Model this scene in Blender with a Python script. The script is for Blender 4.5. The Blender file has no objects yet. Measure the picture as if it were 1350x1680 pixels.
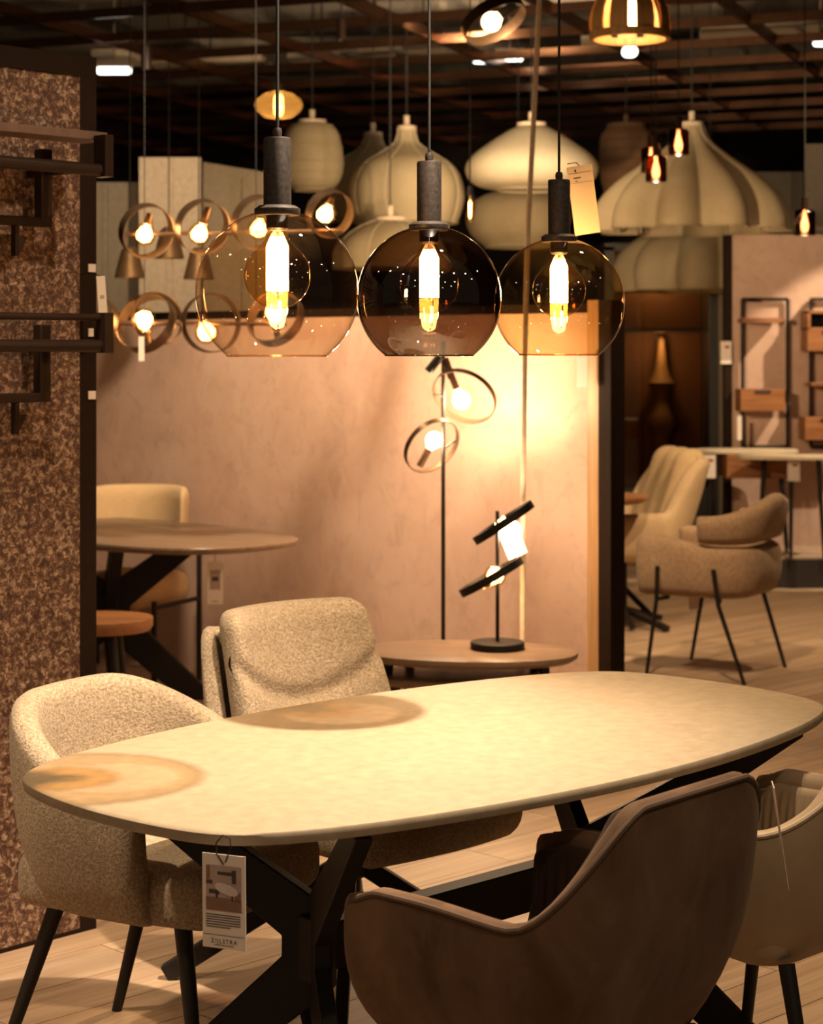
import bpy, math, random
from mathutils import Vector as V, Matrix
random.seed(7)
SC = bpy.context.scene
COL = SC.collection
# ------------------------------------------------------------------ camera, world, lights, exposure
FPX, HZ, CAMH, CX = 3200.0, 575.0, 1.55, 675.0       # focal length (px of 1350x1680), horizon row, eye height
cam = bpy.data.cameras.new('camera'); camo = bpy.data.objects.new('camera', cam); COL.objects.link(camo)
camo.location = (0, 0, CAMH); camo.rotation_euler = (math.pi/2, 0, 0)
cam.sensor_fit = 'AUTO'; cam.sensor_width = 36.0; cam.lens = 36.0*FPX/1680.0
cam.shift_y = -(840.0-HZ)/1680.0
cam.clip_start = 0.05; cam.clip_end = 100
cam.dof.use_dof = True; cam.dof.focus_distance = 3.85; cam.dof.aperture_fstop = 6.3
SC.camera = camo
SC.view_settings.view_transform = 'Standard'; SC.view_settings.look = 'None'
SC.view_settings.gamma = 1.0; SC.view_settings.use_curve_mapping = False
SC.view_settings.exposure = 0.55
SC.cycles.transparent_max_bounces = 32
SC.cycles.max_bounces = 8
SC.cycles.caustics_reflective = False; SC.cycles.caustics_refractive = False
SC.cycles.sample_clamp_indirect = 6.0
SC.cycles.blur_glossy = 0.5
w = bpy.data.worlds.new('world'); SC.world = w; w.use_nodes = True
w.node_tree.nodes['Background'].inputs[0].default_value = (1.0, 0.66, 0.40, 1)
w.node_tree.nodes['Background'].inputs[1].default_value = 0.03
WARM = (1.0, 0.70, 0.40); BULB = (1.0, 0.69, 0.42); SPOT = (1.0, 0.765, 0.51)
def spot(name, loc, target, power, angle=50, blend=0.5, size=0.04, color=SPOT):
    l = bpy.data.lights.new(name, 'SPOT'); l.energy = power; l.spot_size = math.radians(angle); l.spot_blend = blend
    l.shadow_soft_size = size; l.color = color
    o = bpy.data.objects.new(name, l); COL.objects.link(o); o.location = loc
    o.rotation_euler = (V(target)-V(loc)).to_track_quat('-Z', 'Y').to_euler(); return o
def point(name, loc, power, size=0.03, color=BULB):
    l = bpy.data.lights.new(name, 'POINT'); l.energy = power; l.shadow_soft_size = size; l.color = color
    o = bpy.data.objects.new(name, l); COL.objects.link(o); o.location = loc; return o
spot('table_spot', (0.53, 3.72, 3.55), (-0.30, 3.78, 0.76), 830, 54, 1.0, 0.035, (1, .79, .57))
spot('table_front_spot', (0.9, 1.3, 3.5), (0.15, 4.1, 0.4), 45, 52, 0.8, 0.04)
spot('floor_left_spot', (-1.9, 3.2, 3.5), (-0.6, 4.7, 0.3), 200, 48, 0.8, 0.05)
spot('panel_spot', (0.4, 3.9, 3.5), (-1.0, 5.15, 1.2), 90, 50, 0.7, 0.05)
spot('floor_mid_spot', (1.2, 5.2, 3.5), (0.5, 5.6, 0.0), 240, 75, 0.8, 0.05, WARM)
spot('wall_spot', (-0.75, 7.2, 3.5), (-0.75, 8.9, 0.7), 330, 80, 0.9, 0.16)
spot('lounge_spot', (0.9, 7.0, 3.5), (1.5, 9.4, 0.4), 230, 60, 0.8, 0.05, WARM)
spot('lounge_far_spot', (2.6, 9.0, 3.5), (1.6, 11.0, 0.4), 260, 60, 0.8, 0.05, WARM)
spot('shade_spot', (0.3, 9.2, 2.0), (1.5, 13.0, 2.5), 360, 64, 0.9, 0.05, WARM)
spot('shade_left_spot', (0.5, 9.8, 2.2), (-0.2, 13.0, 2.5), 260, 74, 0.9, 0.05, WARM)
spot('podium_spot', (3.9, 11.9, 3.3), (2.95, 13.5, 0.85), 330, 44, 0.25, 0.03)
for i_, (x_, y_) in enumerate(((-2.4, -1.5), (-.8, -2.2), (1.1, -1.2), (2.6, -2.6), (-3.2, 1.2), (3.0, .8), (-1.5, .6), (1.9, 2.2), (3.3, 4.4), (-2.6, 3.4), (-1.2, -.4), (.4, .5), (-3.6, -.6), (1.9, .2), (.2, -3.4), (3.6, -1.0), (-.3, 1.6), (1.0, 1.9), (-2.0, 2.2), (2.8, 2.9), (-3.4, 4.8), (4.2, 3.0))):
    spot('track_spot', (x_, y_, 3.5), (x_*.8, y_+.6, 0), 5.5, 150, 0.6, 0.038)
spot('grid_spot', (-2.5, 9.0, 2.2), (-1.5, 13.5, 3.6), 45, 80, 0.9, 0.05)
spot('grid_right_spot', (3.0, 9.0, 2.4), (3.4, 13.5, 3.6), 45, 80, 0.9, 0.05)

# ------------------------------------------------------------------ helpers
def at(px, py, Z):                      # point seen at a pixel of the photograph, at distance Z
    return V(((px-CX)/FPX*Z, Z, CAMH-(py-HZ)/FPX*Z))
def on(px, py, h=0.0):                  # point seen at a pixel, lying at height h
    Z = (CAMH-h)*FPX/(py-HZ); return V(((px-CX)/FPX*Z, Z, h))
def rot(d):                             # z rotation turning local +Y into direction d
    return math.atan2(d[1], d[0])-math.pi/2
def lerp(a, b, t): return a+(b-a)*t
def sstep(a, b, x):
    t = min(1, max(0, (x-a)/(b-a))); return t*t*(3-2*t)
MATS = {}
class MB:
    def __init__(s): s.v = []; s.f = []
    def add(s, vs, fs):
        b = len(s.v); s.v += [V(p) for p in vs]; s.f += [tuple(i+b for i in f) for f in fs]; return s
    def box(s, c, size, M=None):
        x, y, z = size[0]/2, size[1]/2, size[2]/2
        vs = [V((a*x, b*y, d*z)) for a in (-1, 1) for b in (-1, 1) for d in (-1, 1)]
        if M: vs = [M @ p for p in vs]
        vs = [p+V(c) for p in vs]
        return s.add(vs, [(0,1,3,2),(4,6,7,5),(0,4,5,1),(2,3,7,6),(0,2,6,4),(1,5,7,3)])
    def beam(s, p0, p1, w, h, up=(0,0,1)):
        p0, p1 = V(p0), V(p1); d = (p1-p0).normalized(); a = d.cross(V(up))
        if a.length < 1e-4: a = d.cross(V((1,0,0)))
        a.normalize(); b = a.cross(d).normalized()
        vs = []
        for p in (p0, p1):
            for i, j in ((-1,-1),(1,-1),(1,1),(-1,1)): vs.append(p+a*(i*w/2)+b*(j*h/2))
        return s.add(vs, [(3,2,1,0),(4,5,6,7),(0,1,5,4),(1,2,6,5),(2,3,7,6),(3,0,4,7)])
    def tube(s, pts, r, n=10, caps=True, closed=False):
        pts = [V(p) for p in pts]; m = len(pts); rs = r if isinstance(r, (list, tuple)) else [r]*m
        rings = []; ref = None
        for i, p in enumerate(pts):
            if closed: d = pts[(i+1) % m]-pts[i-1]
            else: d = pts[min(i+1, m-1)]-pts[max(i-1, 0)]
            d.normalize()
            if ref is None:
                ref = d.cross(V((0,0,1)))
                if ref.length < 1e-3: ref = d.cross(V((1,0,0)))
            a = (ref-d*ref.dot(d)).normalized(); ref = a; b = d.cross(a)
            rings.append([p+(a*math.cos(2*math.pi*k/n)+b*math.sin(2*math.pi*k/n))*rs[i] for k in range(n)])
        return s.loft(rings, caps=caps and not closed, wrap=closed)
    def loft(s, rings, caps=True, wrap=False):
        n = len(rings[0]); m = len(rings); b = len(s.v)
        for r in rings: s.v += [V(p) for p in r]
        for i in range(m if wrap else m-1):
            for k in range(n):
                i2 = (i+1) % m; k2 = (k+1) % n
                s.f.append((b+i*n+k, b+i*n+k2, b+i2*n+k2, b+i2*n+k))
        if caps:
            s.f.append(tuple(b+k for k in range(n))[::-1]); s.f.append(tuple(b+(m-1)*n+k for k in range(n)))
        return s
    def lathe(s, prof, n=32, M=None, mod=None, caps=False):
        rings = []
        for r, z in prof:
            ring = []
            for k in range(n):
                a = 2*math.pi*k/n; rr = max(r, 1e-4)*(mod(a, z, r) if mod else 1)
                p = V((rr*math.cos(a), rr*math.sin(a), z)); ring.append(M @ p if M else p)
            rings.append(ring)
        return s.loft(rings, caps=caps)
    def prism(s, out, h0, h1, M=None):
        n = len(out); vs = [V((x, y, h0)) for x, y in out]+[V((x, y, h1)) for x, y in out]
        if M: vs = [M @ p for p in vs]
        fs = [tuple(range(n))[::-1], tuple(range(n, 2*n))]+[(k, (k+1) % n, n+(k+1) % n, n+k) for k in range(n)]
        return s.add(vs, fs)
    def rbox(s, c, size, r, n=8, fn=None, M=None):
        hx = V(size)/2; r = min(r, *hx); idx = {}; vs = []; fs = []
        def vert(p):
            key = tuple(round(t, 5) for t in p)
            if key in idx: return idx[key]
            q = V((p[0]*hx.x, p[1]*hx.y, p[2]*hx.z)); inner = V([max(-(h-r), min(h-r, t)) for t, h in zip(q, hx)])
            d = q-inner
            q = inner+(d.normalized()*r if d.length > 1e-9 else V())
            if fn: q = fn(q)
            if M: q = M @ q
            idx[key] = len(vs); vs.append(q+V(c)); return idx[key]
        t = [math.sin((2*i/n-1)*math.pi/2) for i in range(n+1)]
        for ax in range(3):
            for sg in (-1, 1):
                for i in range(n):
                    for j in range(n):
                        q = []
                        for a, b in ((i, j), (i+1, j), (i+1, j+1), (i, j+1)):
                            p = [0, 0, 0]; p[ax] = sg; p[(ax+1) % 3] = t[a]; p[(ax+2) % 3] = t[b]; q.append(vert(p))
                        if sg < 0: q = q[::-1]
                        if len(set(q)) == 4: fs.append(tuple(q))
        return s.add(vs, fs)
    def mesh(s, name, mat, smooth=35):
        me = bpy.data.meshes.new(name); me.from_pydata([tuple(p) for p in s.v], [], s.f); me.validate(); me.update()
        if mat: me.materials.append(MATS[mat])
        if smooth:
            me.polygons.foreach_set('use_smooth', [True]*len(me.polygons))
            if smooth < 180: me.set_sharp_from_angle(angle=math.radians(smooth))
        return me
    def build(s, name, mat, parent=None, smooth=35, sub=0, bevel=0, world=False):
        if world and parent:
            r = parent
            while r.parent: r = r.parent
            M = Matrix.LocRotScale(r.location, r.rotation_euler, r.scale).inverted(); s.v = [M @ p for p in s.v]
        o = bpy.data.objects.new(name, s.mesh(name, mat, smooth)); COL.objects.link(o)
        if parent: o.parent = parent
        if bevel:
            m = o.modifiers.new('bevel', 'BEVEL'); m.width = bevel; m.segments = 2; m.limit_method = 'ANGLE'; m.angle_limit = math.radians(40)
        if sub:
            m = o.modifiers.new('sub', 'SUBSURF'); m.levels = sub; m.render_levels = sub
        return o
def tag(o, label, cat=None, group=None, kind=None):
    if label: o['label'] = label
    if cat: o['category'] = cat
    if group: o['group'] = group
    if kind: o['kind'] = kind
    return o
def thing(name, label, cat, loc=(0,0,0), rz=0, group=None):
    o = bpy.data.objects.new(name, None); COL.objects.link(o); o.location = loc; o.rotation_euler = (0, 0, rz)
    o.empty_display_size = 0.1
    return tag(o, label, cat, group)
def struct(o): o['kind'] = 'structure'; return o
def kid(mesh, name, parent, loc=(0,0,0), rz=0, rotm=None):
    o = bpy.data.objects.new(name, mesh); COL.objects.link(o); o.parent = parent; o.location = loc
    o.rotation_euler = rotm.to_euler() if rotm else (0, 0, rz); return o
def align(d, up=(0,0,1)):               # matrix whose local z points along d
    return V(d).normalized().to_track_quat('Z', 'Y').to_matrix().to_4x4()

# ------------------------------------------------------------------ materials
class NT:
    def __init__(s, name):
        s.m = bpy.data.materials.new(name); s.m.use_nodes = True; s.t = s.m.node_tree; s.t.nodes.clear()
        s.out = s.t.nodes.new('ShaderNodeOutputMaterial'); MATS[name] = s.m
    def n(s, t, **kw):
        nd = s.t.nodes.new('ShaderNode'+t)
        for k, v in kw.items():
            if k[0] == 'i' and k[1:].isdigit(): s.set(nd.inputs[int(k[1:])], v)
            elif hasattr(nd, k): setattr(nd, k, v)
            else: s.set(nd.inputs[k.replace('_', ' ')], v)
        return nd
    def set(s, sock, v):
        if isinstance(v, bpy.types.NodeSocket): s.t.links.new(v, sock)
        elif isinstance(v, bpy.types.Node): s.t.links.new(v.outputs[0], sock)
        elif isinstance(v, (tuple, list)) and len(v) == 3 and sock.type == 'RGBA': sock.default_value = (*v, 1)
        else: sock.default_value = v
    def coord(s, scale=(1,1,1), rnd=False):
        tc = s.n('TexCoord').outputs['Object']
        mp = s.n('Mapping'); s.set(mp.inputs[0], tc); mp.inputs['Scale'].default_value = scale
        if rnd:
            oi = s.n('ObjectInfo'); mu = s.n('Math', operation='MULTIPLY', i0=oi.outputs['Random'], i1=37.0); s.set(mp.inputs['Location'], mu.outputs[0])
        return mp.outputs[0]
    def noise(s, co, scale, detail=4, rough=0.6, dist=0.0):
        nd = s.n('TexNoise'); s.set(nd.inputs['Vector'], co); nd.inputs['Scale'].default_value = scale
        nd.inputs['Detail'].default_value = detail; nd.inputs['Roughness'].default_value = rough; nd.inputs['Distortion'].default_value = dist
        return nd.outputs['Fac']
    def ramp(s, fac, stops):
        r = s.n('ValToRGB'); s.set(r.inputs[0], fac); e = r.color_ramp.elements
        while len(e) < len(stops): e.new(0.5)
        for el, (p, c) in zip(e, stops): el.position = p; el.color = (*c, 1)
        return r.outputs[0]
    def mix(s, fac, a, b, blend='MIX'):
        m = s.n('Mix', data_type='RGBA', blend_type=blend); s.set(m.inputs[0], fac); s.set(m.inputs[6], a); s.set(m.inputs[7], b); return m.outputs[2]
    def bsdf(s, col, rough=0.5, metal=0.0, bump=None, bstr=0.2, bdist=0.01, sheen=0.0, spec=None):
        b = s.n('BsdfPrincipled'); s.set(b.inputs['Base Color'], col); s.set(b.inputs['Roughness'], rough); s.set(b.inputs['Metallic'], metal)
        if sheen: b.inputs['Sheen Weight'].default_value = sheen; b.inputs['Sheen Roughness'].default_value = 0.5; b.inputs['Sheen Tint'].default_value = (1, .85, .7, 1)
        if spec is not None: b.inputs['Specular IOR Level'].default_value = spec
        if bump is not None:
            bp = s.n('Bump'); bp.inputs['Strength'].default_value = bstr; bp.inputs['Distance'].default_value = bdist
            s.set(bp.inputs['Height'], bump); s.set(b.inputs['Normal'], bp.outputs[0])
        s.set(s.out.inputs[0], b.outputs[0]); return b
def plain(name, col, rough=0.5, metal=0.0, spec=None, var=0.12, sc=30):
    t = NT(name); co = t.coord(); n = t.noise(co, sc)
    c2 = tuple(min(1, c*(1+var)) for c in col); c1 = tuple(c*(1-var) for c in col)
    t.bsdf(t.ramp(n, [(0.3, c1), (0.7, c2)]), rough, metal, n, 0.06, 0.002, spec=spec)
def fabric(name, c1, c2, scale=260, bstr=0.6, sheen=0.15, big=5):
    t = NT(name); co = t.coord(); fine = t.noise(co, scale, 3, 0.7); blot = t.noise(co, big, 3)
    a = t.ramp(fine, [(0.32, c1), (0.68, c2)])
    c = t.mix(t.ramp(blot, [(0.35, (0.0,)*3), (0.7, (0.35,)*3)]), a, tuple(x*0.7 for x in c1))
    t.bsdf(c, 0.95, 0, fine, bstr, 0.004, sheen, spec=0.15)
def velvet(name, c1, c2, sheen=0.6):
    t = NT(name); co = t.coord((1, 1, .6)); blot = t.noise(co, 9, 5, 0.6, 0.5); fine = t.noise(co, 500, 2)
    t.bsdf(t.ramp(blot, [(0.3, c1), (0.72, c2)]), 0.8, 0, fine, 0.15, 0.001, sheen, spec=0.2)
def wood(name, c1, c2, c3, axis=0, scale=1.0, rough=0.45, rnd=False, vary=0.0, bstr=0.05, dist=1.2, rows=9.0, fine_mix=.35):
    t = NT(name); s = [rows]*3; s[axis] = 0.55
    co = t.coord(tuple(x*scale for x in s), rnd); big = t.noise(co, 1.0, 5, 0.55, dist)
    s2 = [70.0]*3; s2[axis] = 2.2
    co2 = t.coord(tuple(x*scale for x in s2), rnd); fine = t.noise(co2, 1.0, 3, 0.6)
    c = t.ramp(big, [(0.3, c1), (0.52, c2), (0.75, c3)])
    c = t.mix(t.ramp(fine, [(0.40, (fine_mix,)*3), (0.58, (0,)*3)]), c, tuple(x*0.72 for x in c1))
    if vary:
        oi = t.n('ObjectInfo'); hs = t.n('HueSaturation'); mr = t.n('MapRange'); t.set(mr.inputs[0], oi.outputs['Random'])
        mr.inputs[3].default_value = 1-vary; mr.inputs[4].default_value = 1+vary
        t.set(hs.inputs['Value'], mr.outputs[0]); t.set(hs.inputs['Color'], c); c = hs.outputs[0]
    t.bsdf(c, rough, 0, fine, bstr, 0.002)
def glass(name, tint, refl=1.0, base=0.0, rough=0.0, edge=None):
    t = NT(name); tr = t.n('BsdfTransparent'); t.set(tr.inputs[0], tint)
    gl = t.n('BsdfGlossy'); gl.inputs['Roughness'].default_value = rough; gl.inputs[0].default_value = (1, 1, 1, 1)
    lw = t.n('LayerWeight'); lw.inputs[0].default_value = 0.5
    pw = t.n('Math', operation='POWER', i0=lw.outputs['Facing'], i1=5.0)
    ma = t.n('Math', operation='MULTIPLY_ADD', i0=pw.outputs[0], i1=.85*refl, i2=.04+base); ma.use_clamp = True
    if edge is not None:
        t.set(tr.inputs[0], t.ramp(lw.outputs['Facing'], [(0.0, tint), (0.70, tint), (1.0, edge)]))
    mx = t.n('MixShader', i0=ma.outputs[0], i1=tr.outputs[0], i2=gl.outputs[0]); t.set(t.out.inputs[0], mx.outputs[0])
def emit(name, col, st, through=False):
    t = NT(name); e = t.n('Emission'); t.set(e.inputs[0], col); e.inputs[1].default_value = st
    if through:                              # glowing clear bulb: light passes through its glass
        tr = t.n('BsdfTransparent'); ad = t.n('AddShader'); t.set(ad.inputs[0], e.outputs[0]); t.set(ad.inputs[1], tr.outputs[0]); t.set(t.out.inputs[0], ad.outputs[0])
    else: t.set(t.out.inputs[0], e.outputs[0])
def shade_cloth(name, c1, c2):
    t = NT(name); co = t.coord((1, 1, 1)); n = t.noise(co, 140, 2); b = t.noise(co, 3, 3)
    s2 = t.n('TexWave', wave_type='BANDS', bands_direction='Z'); t.set(s2.inputs['Vector'], co); s2.inputs['Scale'].default_value = 60
    c = t.ramp(b, [(0.3, c1), (0.7, c2)])
    c = t.mix(t.ramp(n, [(0.35, (0.35,)*3), (0.6, (0,)*3)]), c, tuple(x*0.6 for x in c1))
    d = t.n('BsdfDiffuse'); t.set(d.inputs[0], c); tl = t.n('BsdfTranslucent'); t.set(tl.inputs[0], c)
    mx = t.n('MixShader', i0=0.4, i1=d.outputs[0], i2=tl.outputs[0])
    tr = t.n('BsdfTransparent'); open_ = t.ramp(n, [(0.45, (.04,)*3), (0.62, (.28,)*3)])     # open weave
    m2 = t.n('MixShader', i0=open_, i1=mx.outputs[0], i2=tr.outputs[0]); t.set(t.out.inputs[0], m2.outputs[0])

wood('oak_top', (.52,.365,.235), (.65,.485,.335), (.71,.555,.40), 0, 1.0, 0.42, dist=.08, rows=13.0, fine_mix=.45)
wood('oak_floor', (.38,.245,.15), (.50,.345,.225), (.60,.435,.30), 0, 1.0, 0.5, True, 0.14)
wood('floor_far', (.40,.27,.18), (.47,.34,.235), (.54,.40,.29), 1, 1.0, 0.5)
wood('walnut', (.22,.08,.026), (.34,.14,.048), (.42,.19,.072), 0, 2.0, 0.45)
wood('oak_warm', (.36,.19,.08), (.47,.27,.12), (.55,.34,.17), 2, 2.0, 0.5)
wood('dark_top', (.17,.105,.065), (.225,.145,.092), (.27,.18,.12), 0, 1.5, 0.4)
wood('pale_top', (.62,.50,.32), (.70,.58,.40), (.76,.65,.47), 0, 1.5, 0.45)
wood('lamp_wood', (.38,.20,.06), (.52,.29,.10), (.62,.37,.15), 2, 4.0, 0.5)
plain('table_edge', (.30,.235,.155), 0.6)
plain('black_metal', (.012,.009,.007), 0.55, 0.0, 0.25)
plain('black_leg', (.014,.011,.009), 0.5, 0.0, 0.35)
plain('rack_metal', (.026,.013,.008), 0.45, 0.2, .3)
plain('rack_plank', (.15,.085,.062), 0.6)
plain('ring_metal', (.13,.08,.046), 0.32, 0.8)
plain('cap_metal', (.045,.035,.030), 0.5, 0.5, sc=120, var=.45)
plain('copper', (.22,.105,.055), 0.24, 0.92)
plain('dark_frame', (.018,.009,.005), 0.7, 0, 0.12)
plain('dark_wall', (.030,.021,.015), 0.9)
plain('ceiling_dark', (.018,.013,.010), 0.9)
plain('duct', (.17,.14,.11), 0.45, 0.6)
plain('ceiling_beam', (.20,.15,.11), 0.7)
plain('white_board', (.44,.34,.235), 0.8)
plain('grey_board', (.21,.165,.11), 0.8)
plain('paper', (.74,.64,.56), 0.9, var=.03)
plain('ink', (.03,.025,.025), 0.8)
plain('photo_wall', (.40,.29,.25), 0.8); plain('photo_dark', (.06,.045,.04), 0.8); plain('photo_floor', (.22,.12,.08), 0.8); plain('photo_white', (.60,.50,.45), 0.8)
plain('cord_black', (.008,.007,.006), 0.7)
plain('cable_pale', (.80,.66,.50), 0.6)
plain('podium', (.020,.013,.010), 0.6)
plain('tile_far', (.30,.30,.24), 0.6)
plain('mat_navy', (.02,.02,.045), 0.9)
plain('gold_fig', (.22,.14,.05), 0.7, 0.0)
plain('rattan', (.10,.045,.015), 0.8)
plain('cabinet_dark', (.030,.024,.020), 0.5)
plain('cabinet_back', (.13,.065,.022), 0.7)
plain('bronze', (.26,.15,.07), 0.4, 0.8)
plain('steel_clip', (.5,.45,.4), 0.3, 0.8)
plain('red_ink', (.35,.05,.04), 0.8)
fabric('boucle', (.24,.17,.108), (.53,.43,.305), 150, 1.0)
fabric('chenille', (.33,.20,.115), (.46,.31,.19), 60, 0.4, 0.3, 9)
fabric('sand_fabric', (.55,.38,.20), (.66,.48,.28), 150, 0.3)
fabric('cream_fabric', (.52,.36,.20), (.66,.48,.30), 150, 0.3, big=7)
velvet('velvet_brown', (.066,.033,.016), (.165,.093,.052), 0.12)
velvet('velvet_lining', (.022,.010,.005), (.036,.017,.009), 0.05)
velvet('velvet_cream', (.30,.215,.13), (.38,.28,.18), .25)
plain('piping_brown', (.085,.046,.024), 0.8); plain('piping_cream', (.40,.31,.21), 0.8)
glass('glass_champagne', (.95,.86,.74), 1.0, 0.02, 0.0, (.60,.45,.28))
glass('glass_smoke', (.36,.27,.20), 1.25, 0.09, 0.0, (.12,.07,.04))
glass('glass_amber', (.90,.77,.53), 1.0, 0.03, 0.0, (.45,.27,.09))
glass('bulb_glass', (.97,.80,.52), 0.9, 0.01, 0.0, (.75,.48,.18))
t = NT('amber_haze'); tr = t.n('BsdfTransparent'); t.set(tr.inputs[0], (.80,.55,.22)); tl = t.n('BsdfTranslucent'); t.set(tl.inputs[0], (.80,.48,.14)); gl = t.n('BsdfGlossy'); gl.inputs['Roughness'].default_value = .05
m1 = t.n('MixShader', i0=.16, i1=tr.outputs[0], i2=tl.outputs[0]); m2 = t.n('MixShader', i0=.10, i1=m1.outputs[0], i2=gl.outputs[0]); t.set(t.out.inputs[0], m2.outputs[0])
glass('cup_glass', (.26,.10,.055), 1.0, 0.05)
glass('cabinet_glass', (.62,.50,.36), 1.0, 0.02)
emit('filament', (1, .68, .38), 50.0)
emit('bulb_glow', (1, .62, .26), 5.0, True)
emit('tube_light', (1, .93, .82), 3.0)
shade_cloth('gauze', (.46,.36,.22), (.58,.47,.30))
shade_cloth('gauze_pale', (.56,.47,.32), (.68,.59,.42))
# mottled brown panel
t = NT('mottled'); co = t.coord(); a = t.noise(co, 62, 8, 0.80, .5); b = t.noise(co, 180, 3, .6)
c = t.ramp(a, [(0.40, (.045,.016,.008)), (0.49, (.11,.048,.025)), (0.54, (.27,.155,.095)), (0.62, (.56,.40,.28))])
c = t.mix(t.ramp(b, [(0.4, (.3,)*3), (0.6, (0,)*3)]), c, (.06,.026,.015)); t.bsdf(c, 0.7, 0, a, 0.25, 0.004)
# plaster
def plaster(name, c1, c2, c3):
    t = NT(name); co = t.coord((1, 1, 1)); a = t.noise(co, 2.2, 8, 0.68, 0.5); b = t.noise(t.coord((11, 11, 8)), 1.0, 7, .72, .8)
    c = t.ramp(a, [(0.3, c1), (0.5, c2), (0.7, c3)]); c = t.mix(t.ramp(b, [(.50, (0,)*3), (.70, (.55,)*3)]), c, tuple(x*.78 for x in c1))
    t.bsdf(c, 0.85, 0, b, 0.08, 0.004)
plaster('plaster', (.49,.315,.235), (.56,.375,.285), (.61,.425,.33))
plaster('plaster_pink', (.46,.30,.22), (.52,.345,.26), (.57,.39,.30))

# ------------------------------------------------------------------ setting
U = V((.711, .703, 0)); W = V((-.703, .711, 0))           # the shop's 45 degree lines
fl = struct(MB().box((1, 10, -.058), (26, 32, .1)).build('floor', 'floor_far', smooth=0))
PL, PW = 1.38, 0.195
plank_mesh = MB().box((0, 0, -.004), (PL-.003, PW-.003, .008)).mesh('plank', 'oak_floor', 0)
nplank = 0; ang = math.atan2(U.y, U.x); PO = V((.2, 6.5, 0))
cand = []
for j in range(-60, 60):
    off = (j*0.37 % 1.0)*PL
    for i in range(-9, 10):
        p = PO+U*(i*PL+off)+W*(j*PW)
        vis = 0
        for s_ in (-.5, -.25, 0, .25, .5):
            for q_ in (-.5, .5):
                c = p+U*(s_*PL)+W*(q_*PW)
                if c.y < 3.2: continue
                px = CX+c.x/c.y*FPX; py = HZ+CAMH/c.y*FPX
                if -60 < px < 1410 and py < 1790: vis = 1
        if vis: cand.append((p.y, p))
cand.sort(key=lambda c: c[0])
for _, p in cand[:290]:
    kid(plank_mesh, 'plank', fl, p, ang)
struct(MB().box((1, 25, 2.75), (26, .2, 5.5)).build('wall_back', 'dark_wall', smooth=0))
struct(MB().box((-9.4, 14, 2.75), (.2, 22, 5.5)).build('wall_left_far', 'dark_wall', smooth=0))
struct(MB().box((11.4, 14, 2.75), (.2, 22, 5.5)).build('wall_right_far', 'dark_wall', smooth=0))
struct(MB().box((1, 14, 5.55), (21, 22, .1)).build('ceiling', 'ceiling_dark', smooth=0))
def upright(name, p0, p1, z0, z1, th, mat, back=True, parent=None):
    p0, p1 = V((*p0[:2], 0)), V((*p1[:2], 0)); d = (p1-p0).normalized(); n = V((-d.y, d.x, 0))
    m = MB(); a = [p0, p1, p1+n*th, p0+n*th]
    vs = [V((q.x, q.y, z0)) for q in a]+[V((q.x, q.y, z1)) for q in a]
    m.add(vs, [(3,2,1,0),(4,5,6,7),(0,1,5,4),(1,2,6,5),(2,3,7,6),(3,0,4,7)])
    return m.build(name, mat, parent, smooth=0)
# left mottled panel
PD = V((.69, .724, 0)).normalized(); PN = V((PD.y, -PD.x, 0)); PE = V((-.845, 5.232, 0))
struct(upright('wall_left', PE-PD*2.4, PE-PD*.055, .012, 2.28, .05, 'mottled'))
f = struct(upright('trim_1', PE-PD*.055, PE, 0, 2.335, .06, 'dark_frame'))
f = struct(upright('trim_2', PE-PD*2.4+PN*.006, PE-PD*.055+PN*.006, 2.28, 2.335, .062, 'dark_frame'))
f = struct(upright('trim_3', PE-PD*2.4, PE-PD*.055, 0, .012, .05, 'dark_frame'))
# plaster partition in the middle
MD = V((.722, -.692, 0)).normalized(); MN = V((MD.y, -MD.x, 0))      # MN points to the camera side
ME = V((.70, 7.765, 0)); MS = ME-MD*4.3
struct(upright('wall_middle', MS, ME, .0, 1.70, .06, 'plaster'))
struct(upright('trim_4', MS-V((0,0,0)), ME, 1.70, 1.738, .07, 'dark_frame'))
struct(upright('trim_5', ME, ME+MD*.055, 0, 1.75, .09, 'oak_warm'))
tr = MB(); q = ME+MD*.055
struct(upright('trim_6', q, q+MD*.062, 0, 1.75, .09, 'dark_frame'))
# right pink panels on the podium
RZ = 13.45
struct(MB().box((3.26, RZ+.05, 1.275), (2.1, .06, 2.15)).build('wall_right', 'plaster_pink', smooth=0)).location = (.0, 0, 0)
struct(MB().box((2.185, RZ+.05, 1.275), (.05, .09, 2.16)).build('trim_7', 'dark_frame', smooth=0))
# podium
pod = struct(MB().box((4.7, 14.25, .095), (5.6, 3.1, .19)).build('podium_base', 'podium', smooth=0))
kid(MB().box((4.7, 14.25, .197), (5.58, 3.08, .014)).mesh('podium_deck', 'floor_far', 0), 'podium_deck', pod)
tag(pod, 'low black podium under the pink wall')

# ------------------------------------------------------------------ dining table
TC = V((.098, 4.003, 0)); TA = math.radians(44.1)
def superell(a, b, n, m=96):
    o = []
    for k in range(m):
        t_ = 2*math.pi*k/m; c, s = math.cos(t_), math.sin(t_)
        o.append((math.copysign(abs(c)**(2/n), c)*a, math.copysign(abs(s)**(2/n), s)*b))
    return o
def barrel(hl, hw, bow_e, bow_s, N=12, m=132):
    """bowed rectangle with softly rounded corners (table outline)"""
    out = []
    for k in range(m):
        a = 2*math.pi*k/m; c, sn = math.cos(a)*hl, math.sin(a)*hw; lo, hi = 0.2, 1.6
        for _ in range(40):
            r = (lo+hi)/2; u, v = r*c, r*sn
            sv = max(.05, hw-bow_s*(u/hl)**2); eu = max(.05, hl-bow_e*(v/hw)**2)
            if (abs(v)/sv)**N+(abs(u)/eu)**N < 1: lo = r
            else: hi = r
        out.append((r*c, r*sn))
    return out
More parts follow.
